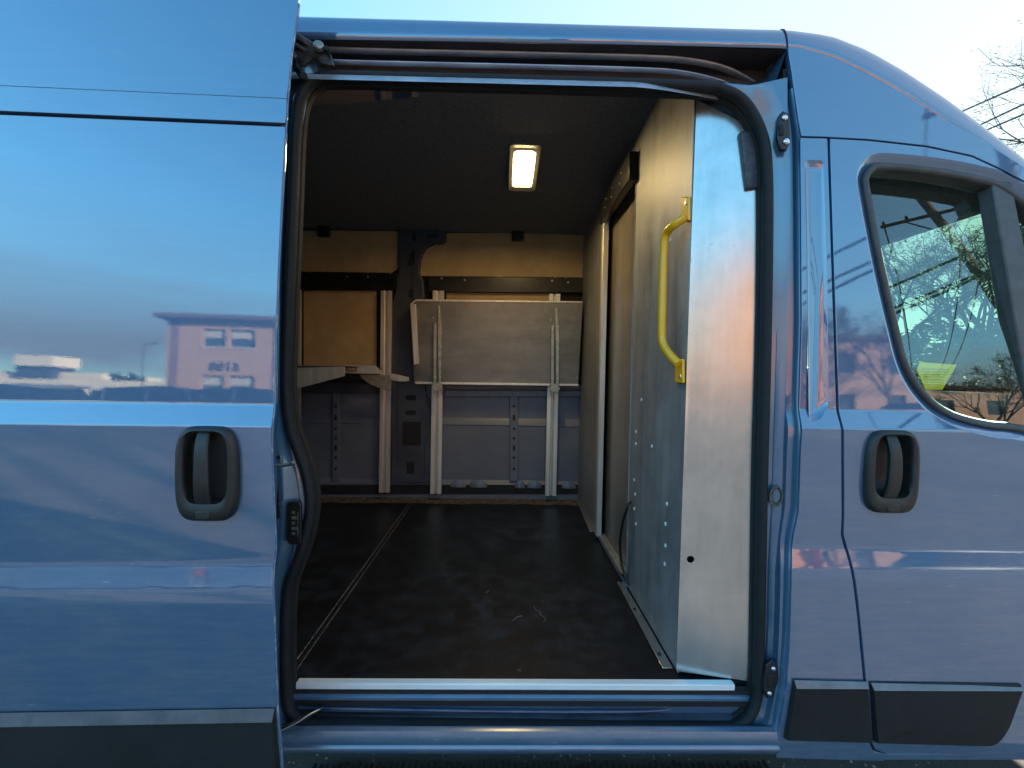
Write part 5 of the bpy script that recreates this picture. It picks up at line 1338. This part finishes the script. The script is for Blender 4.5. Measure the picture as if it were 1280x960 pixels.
# ---- parked cars behind the camera
def car(cx, cy, col, label, rot=0, S=1.0):
    root = thing("parked_car", label, "car", (cx, cy, 0), "cars parked in the lot behind the camera")
    pm = paint("car_paint", col, .2); tintm = plain("car_glass", (.015, .018, .022), .06)
    W = .92
    side = [(-2.3, .35), (-2.32, .75), (-2.2, .98), (-1.95, 1.08), (-1.25, 1.14), (-.95, 1.16), (1.65, 1.17), (2.1, 1.10), (2.28, .85), (2.28, .40), (2.0, .30), (-2.0, .28)]
    def ringf(f, yy): return [Vector((cx + x * S * (1 - (1 - f) * .3), cy + yy, (z - .6) * f + .6)) for x, z in side]
    bd = MB().loft([ringf(.90, -W), ringf(.97, -W * .96), ringf(1, -W * .8), ringf(1, W * .8), ringf(.97, W * .96), ringf(.90, W)], True, True, True).obj("body", pm, root, smooth=40)
    gh1 = [(-1.05, 1.12), (-.35, 1.60), (.9, 1.66), (1.65, 1.58), (2.05, 1.12)]
    MB().loft([[Vector((cx + x * S * (.98 if z > 1.3 else 1), cy + yy * (.86 if z > 1.3 else 1), z)) for x, z in gh1] for yy in (-W * .93, -W * .9, W * .9, W * .93)], True, True, True).obj("window_band", tintm, root, smooth=25)
    rf = [(-.40, 1.59), (.9, 1.665), (1.70, 1.58)]
    MB().loft([[Vector((cx + x * S, cy + yy, z + dz)) for x, z in rf for dz in (0,)] for yy, dz in ((-W * .80, 0), (-W * .7, .03), (W * .7, .03), (W * .80, 0))], False).obj("roof", pm, root)
    for x in (-.32, .62, 1.45): 
        for s in (-1, 1): MB().tube([(cx + x * S, cy + s * W * .80, 1.62), (cx + (x + (.25 if x > 1 else 0)) * S, cy + s * W * .945, 1.14)], .016, 5).obj("window_pillar", pm, root)
    for x in (-1.45, 1.5):
        for s in (-1, 1): 
            w = MB().ring((cx + x * S, cy + s * W - (.11 if s > 0 else -.0) - (0 if s > 0 else .02), .34), (0, 1, 0), .34, .2, .13, 24).obj("wheel", 'rubber', root)
            MB().cyl((cx + x * S, cy + s * W - (.09 if s > 0 else 0), .34), (0, 1, 0), .2, .09, 16).obj("rim", 'tan', w)
    for s in (-1, 1):
        MB().box(cx - 2.31 * S, cx - 2.18 * S, cy + s * .7 - .16, cy + s * .7 + .16, .78, .92).obj("headlight", 'alurail', root, bevel=.02)
        MB().box(cx + 2.16 * S, cx + 2.29 * S, cy + s * .7 - .14, cy + s * .7 + .14, .85, 1.02).obj("tail_light", plain("tail_light_red", (.12, .01, .01), .3), root, bevel=.02)
def refat(u, y): return at_y(door_reflect(u, 500), y).x
car(refat(178, -11), -11, (.02, .035, .07), "dark blue hatchback parked nearest the warehouses, mirrored low in the sliding door")
car(refat(280, -11.5), -11.5, (.03, .05, .09), "dark blue estate car parked before the brick building, mirrored low in the sliding door")
car(refat(-6, -12), -12, (.02, .03, .06), "dark car at the left edge of the sliding door's reflection")
car(4.5, -16, (.35, .35, .36), "silver car parked straight behind the camera")
car(14, -14, (.025, .03, .04), "black car parked to the right behind the camera")

# ================================================================== LIGHT
EL, AZ = R(17), R(58)       # azimuth measured from +Y towards +X
sd = Vector((math.sin(AZ) * math.cos(EL), math.cos(AZ) * math.cos(EL), math.sin(EL)))
sl_ = bpy.data.lights.new("sun", 'SUN'); sl_.energy = 4.6; sl_.angle = R(.5); sl_.color = (1, .86, .68)
so_ = bpy.data.objects.new("sun", sl_); COL.objects.link(so_); so_.rotation_euler = (-sd).to_track_quat('-Z', 'Y').to_euler(); so_.location = (0, 0, 30)
wd_ = bpy.data.worlds.new("World"); scene.world = wd_; wd_.use_nodes = True
nt = wd_.node_tree; bg = nt.nodes["Background"]
sky = nt.nodes.new("ShaderNodeTexSky"); sky.sky_type = 'NISHITA'; sky.sun_disc = False; sky.sun_elevation = EL; sky.sun_rotation = AZ
sky.air_density = 1.0; sky.dust_density = .6; sky.ozone_density = 2.0
tc = nt.nodes.new("ShaderNodeTexCoord"); mp = nt.nodes.new("ShaderNodeMapping"); mp.inputs["Scale"].default_value = (1.2, 1.2, 5)
nt.links.new(tc.outputs["Generated"], mp.inputs[0])
no = nt.nodes.new("ShaderNodeTexNoise"); no.inputs["Scale"].default_value = 1.7; no.inputs["Detail"].default_value = 7; nt.links.new(mp.outputs[0], no.inputs[0])
mr = nt.nodes.new("ShaderNodeMapRange"); mr.inputs[1].default_value = .34; mr.inputs[2].default_value = .62; mr.inputs[3].default_value = .35; nt.links.new(no.outputs[0], mr.inputs[0])
sp = nt.nodes.new("ShaderNodeSeparateXYZ"); nt.links.new(tc.outputs["Generated"], sp.inputs[0])
el = nt.nodes.new("ShaderNodeMapRange"); el.inputs[1].default_value = .10; el.inputs[2].default_value = .34; el.inputs[3].default_value = .95; el.inputs[4].default_value = .0; nt.links.new(sp.outputs[2], el.inputs[0])
# thin veil of cloud on the sun's side
vp = nt.nodes.new("ShaderNodeVectorMath"); vp.operation = 'DOT_PRODUCT'; nt.links.new(tc.outputs["Generated"], vp.inputs[0]); vp.inputs[1].default_value = tuple(sd)
ve = nt.nodes.new("ShaderNodeMapRange"); ve.inputs[1].default_value = .05; ve.inputs[2].default_value = .95; ve.inputs[3].default_value = 0; ve.inputs[4].default_value = .9; nt.links.new(vp.outputs["Value"], ve.inputs[0])
mu = nt.nodes.new("ShaderNodeMath"); mu.operation = 'MULTIPLY'; nt.links.new(mr.outputs[0], mu.inputs[0]); nt.links.new(el.outputs[0], mu.inputs[1])
mxx = nt.nodes.new("ShaderNodeMath"); mxx.operation = 'MAXIMUM'; nt.links.new(mu.outputs[0], mxx.inputs[0]); nt.links.new(ve.outputs[0], mxx.inputs[1])
bw = nt.nodes.new("ShaderNodeRGBToBW"); nt.links.new(sky.outputs[0], bw.inputs[0])
gr_ = nt.nodes.new("ShaderNodeVectorMath"); gr_.operation = 'SCALE'; gr_.inputs[0].default_value = (1.0, 1.0, 1.03)
kk = nt.nodes.new("ShaderNodeMapRange"); kk.inputs[1].default_value = 0; kk.inputs[2].default_value = .9; kk.inputs[3].default_value = 1.15; kk.inputs[4].default_value = 1.4; nt.links.new(ve.outputs[0], kk.inputs[0])
mn = nt.nodes.new("ShaderNodeMath"); mn.operation = 'MINIMUM'; nt.links.new(bw.outputs[0], mn.inputs[0]); nt.links.new(kk.outputs[0], mn.inputs[1]); nt.links.new(mn.outputs[0], gr_.inputs["Scale"])
ti = nt.nodes.new("ShaderNodeMix"); ti.data_type = 'RGBA'; ti.blend_type = 'MULTIPLY'; ti.inputs[0].default_value = 1; nt.links.new(sky.outputs[0], ti.inputs[6]); ti.inputs[7].default_value = (.52, 1.0, 1.02, 1)
mc = nt.nodes.new("ShaderNodeMix"); mc.data_type = 'RGBA'; nt.links.new(mxx.outputs[0], mc.inputs[0]); nt.links.new(ti.outputs[2], mc.inputs[6]); nt.links.new(gr_.outputs[0], mc.inputs[7])
nt.links.new(mc.outputs[2], bg.inputs[0]); bg.inputs[1].default_value = .15

vs_ = scene.view_settings; vs_.view_transform = 'Standard'; vs_.look = 'None'; vs_.exposure = 2.12; vs_.gamma = 1
scene.render.film_transparent = False
scene.cycles.max_bounces = 10; scene.cycles.transparent_max_bounces = 12; scene.cycles.sample_clamp_indirect = 6
scene.cycles.use_denoising = True
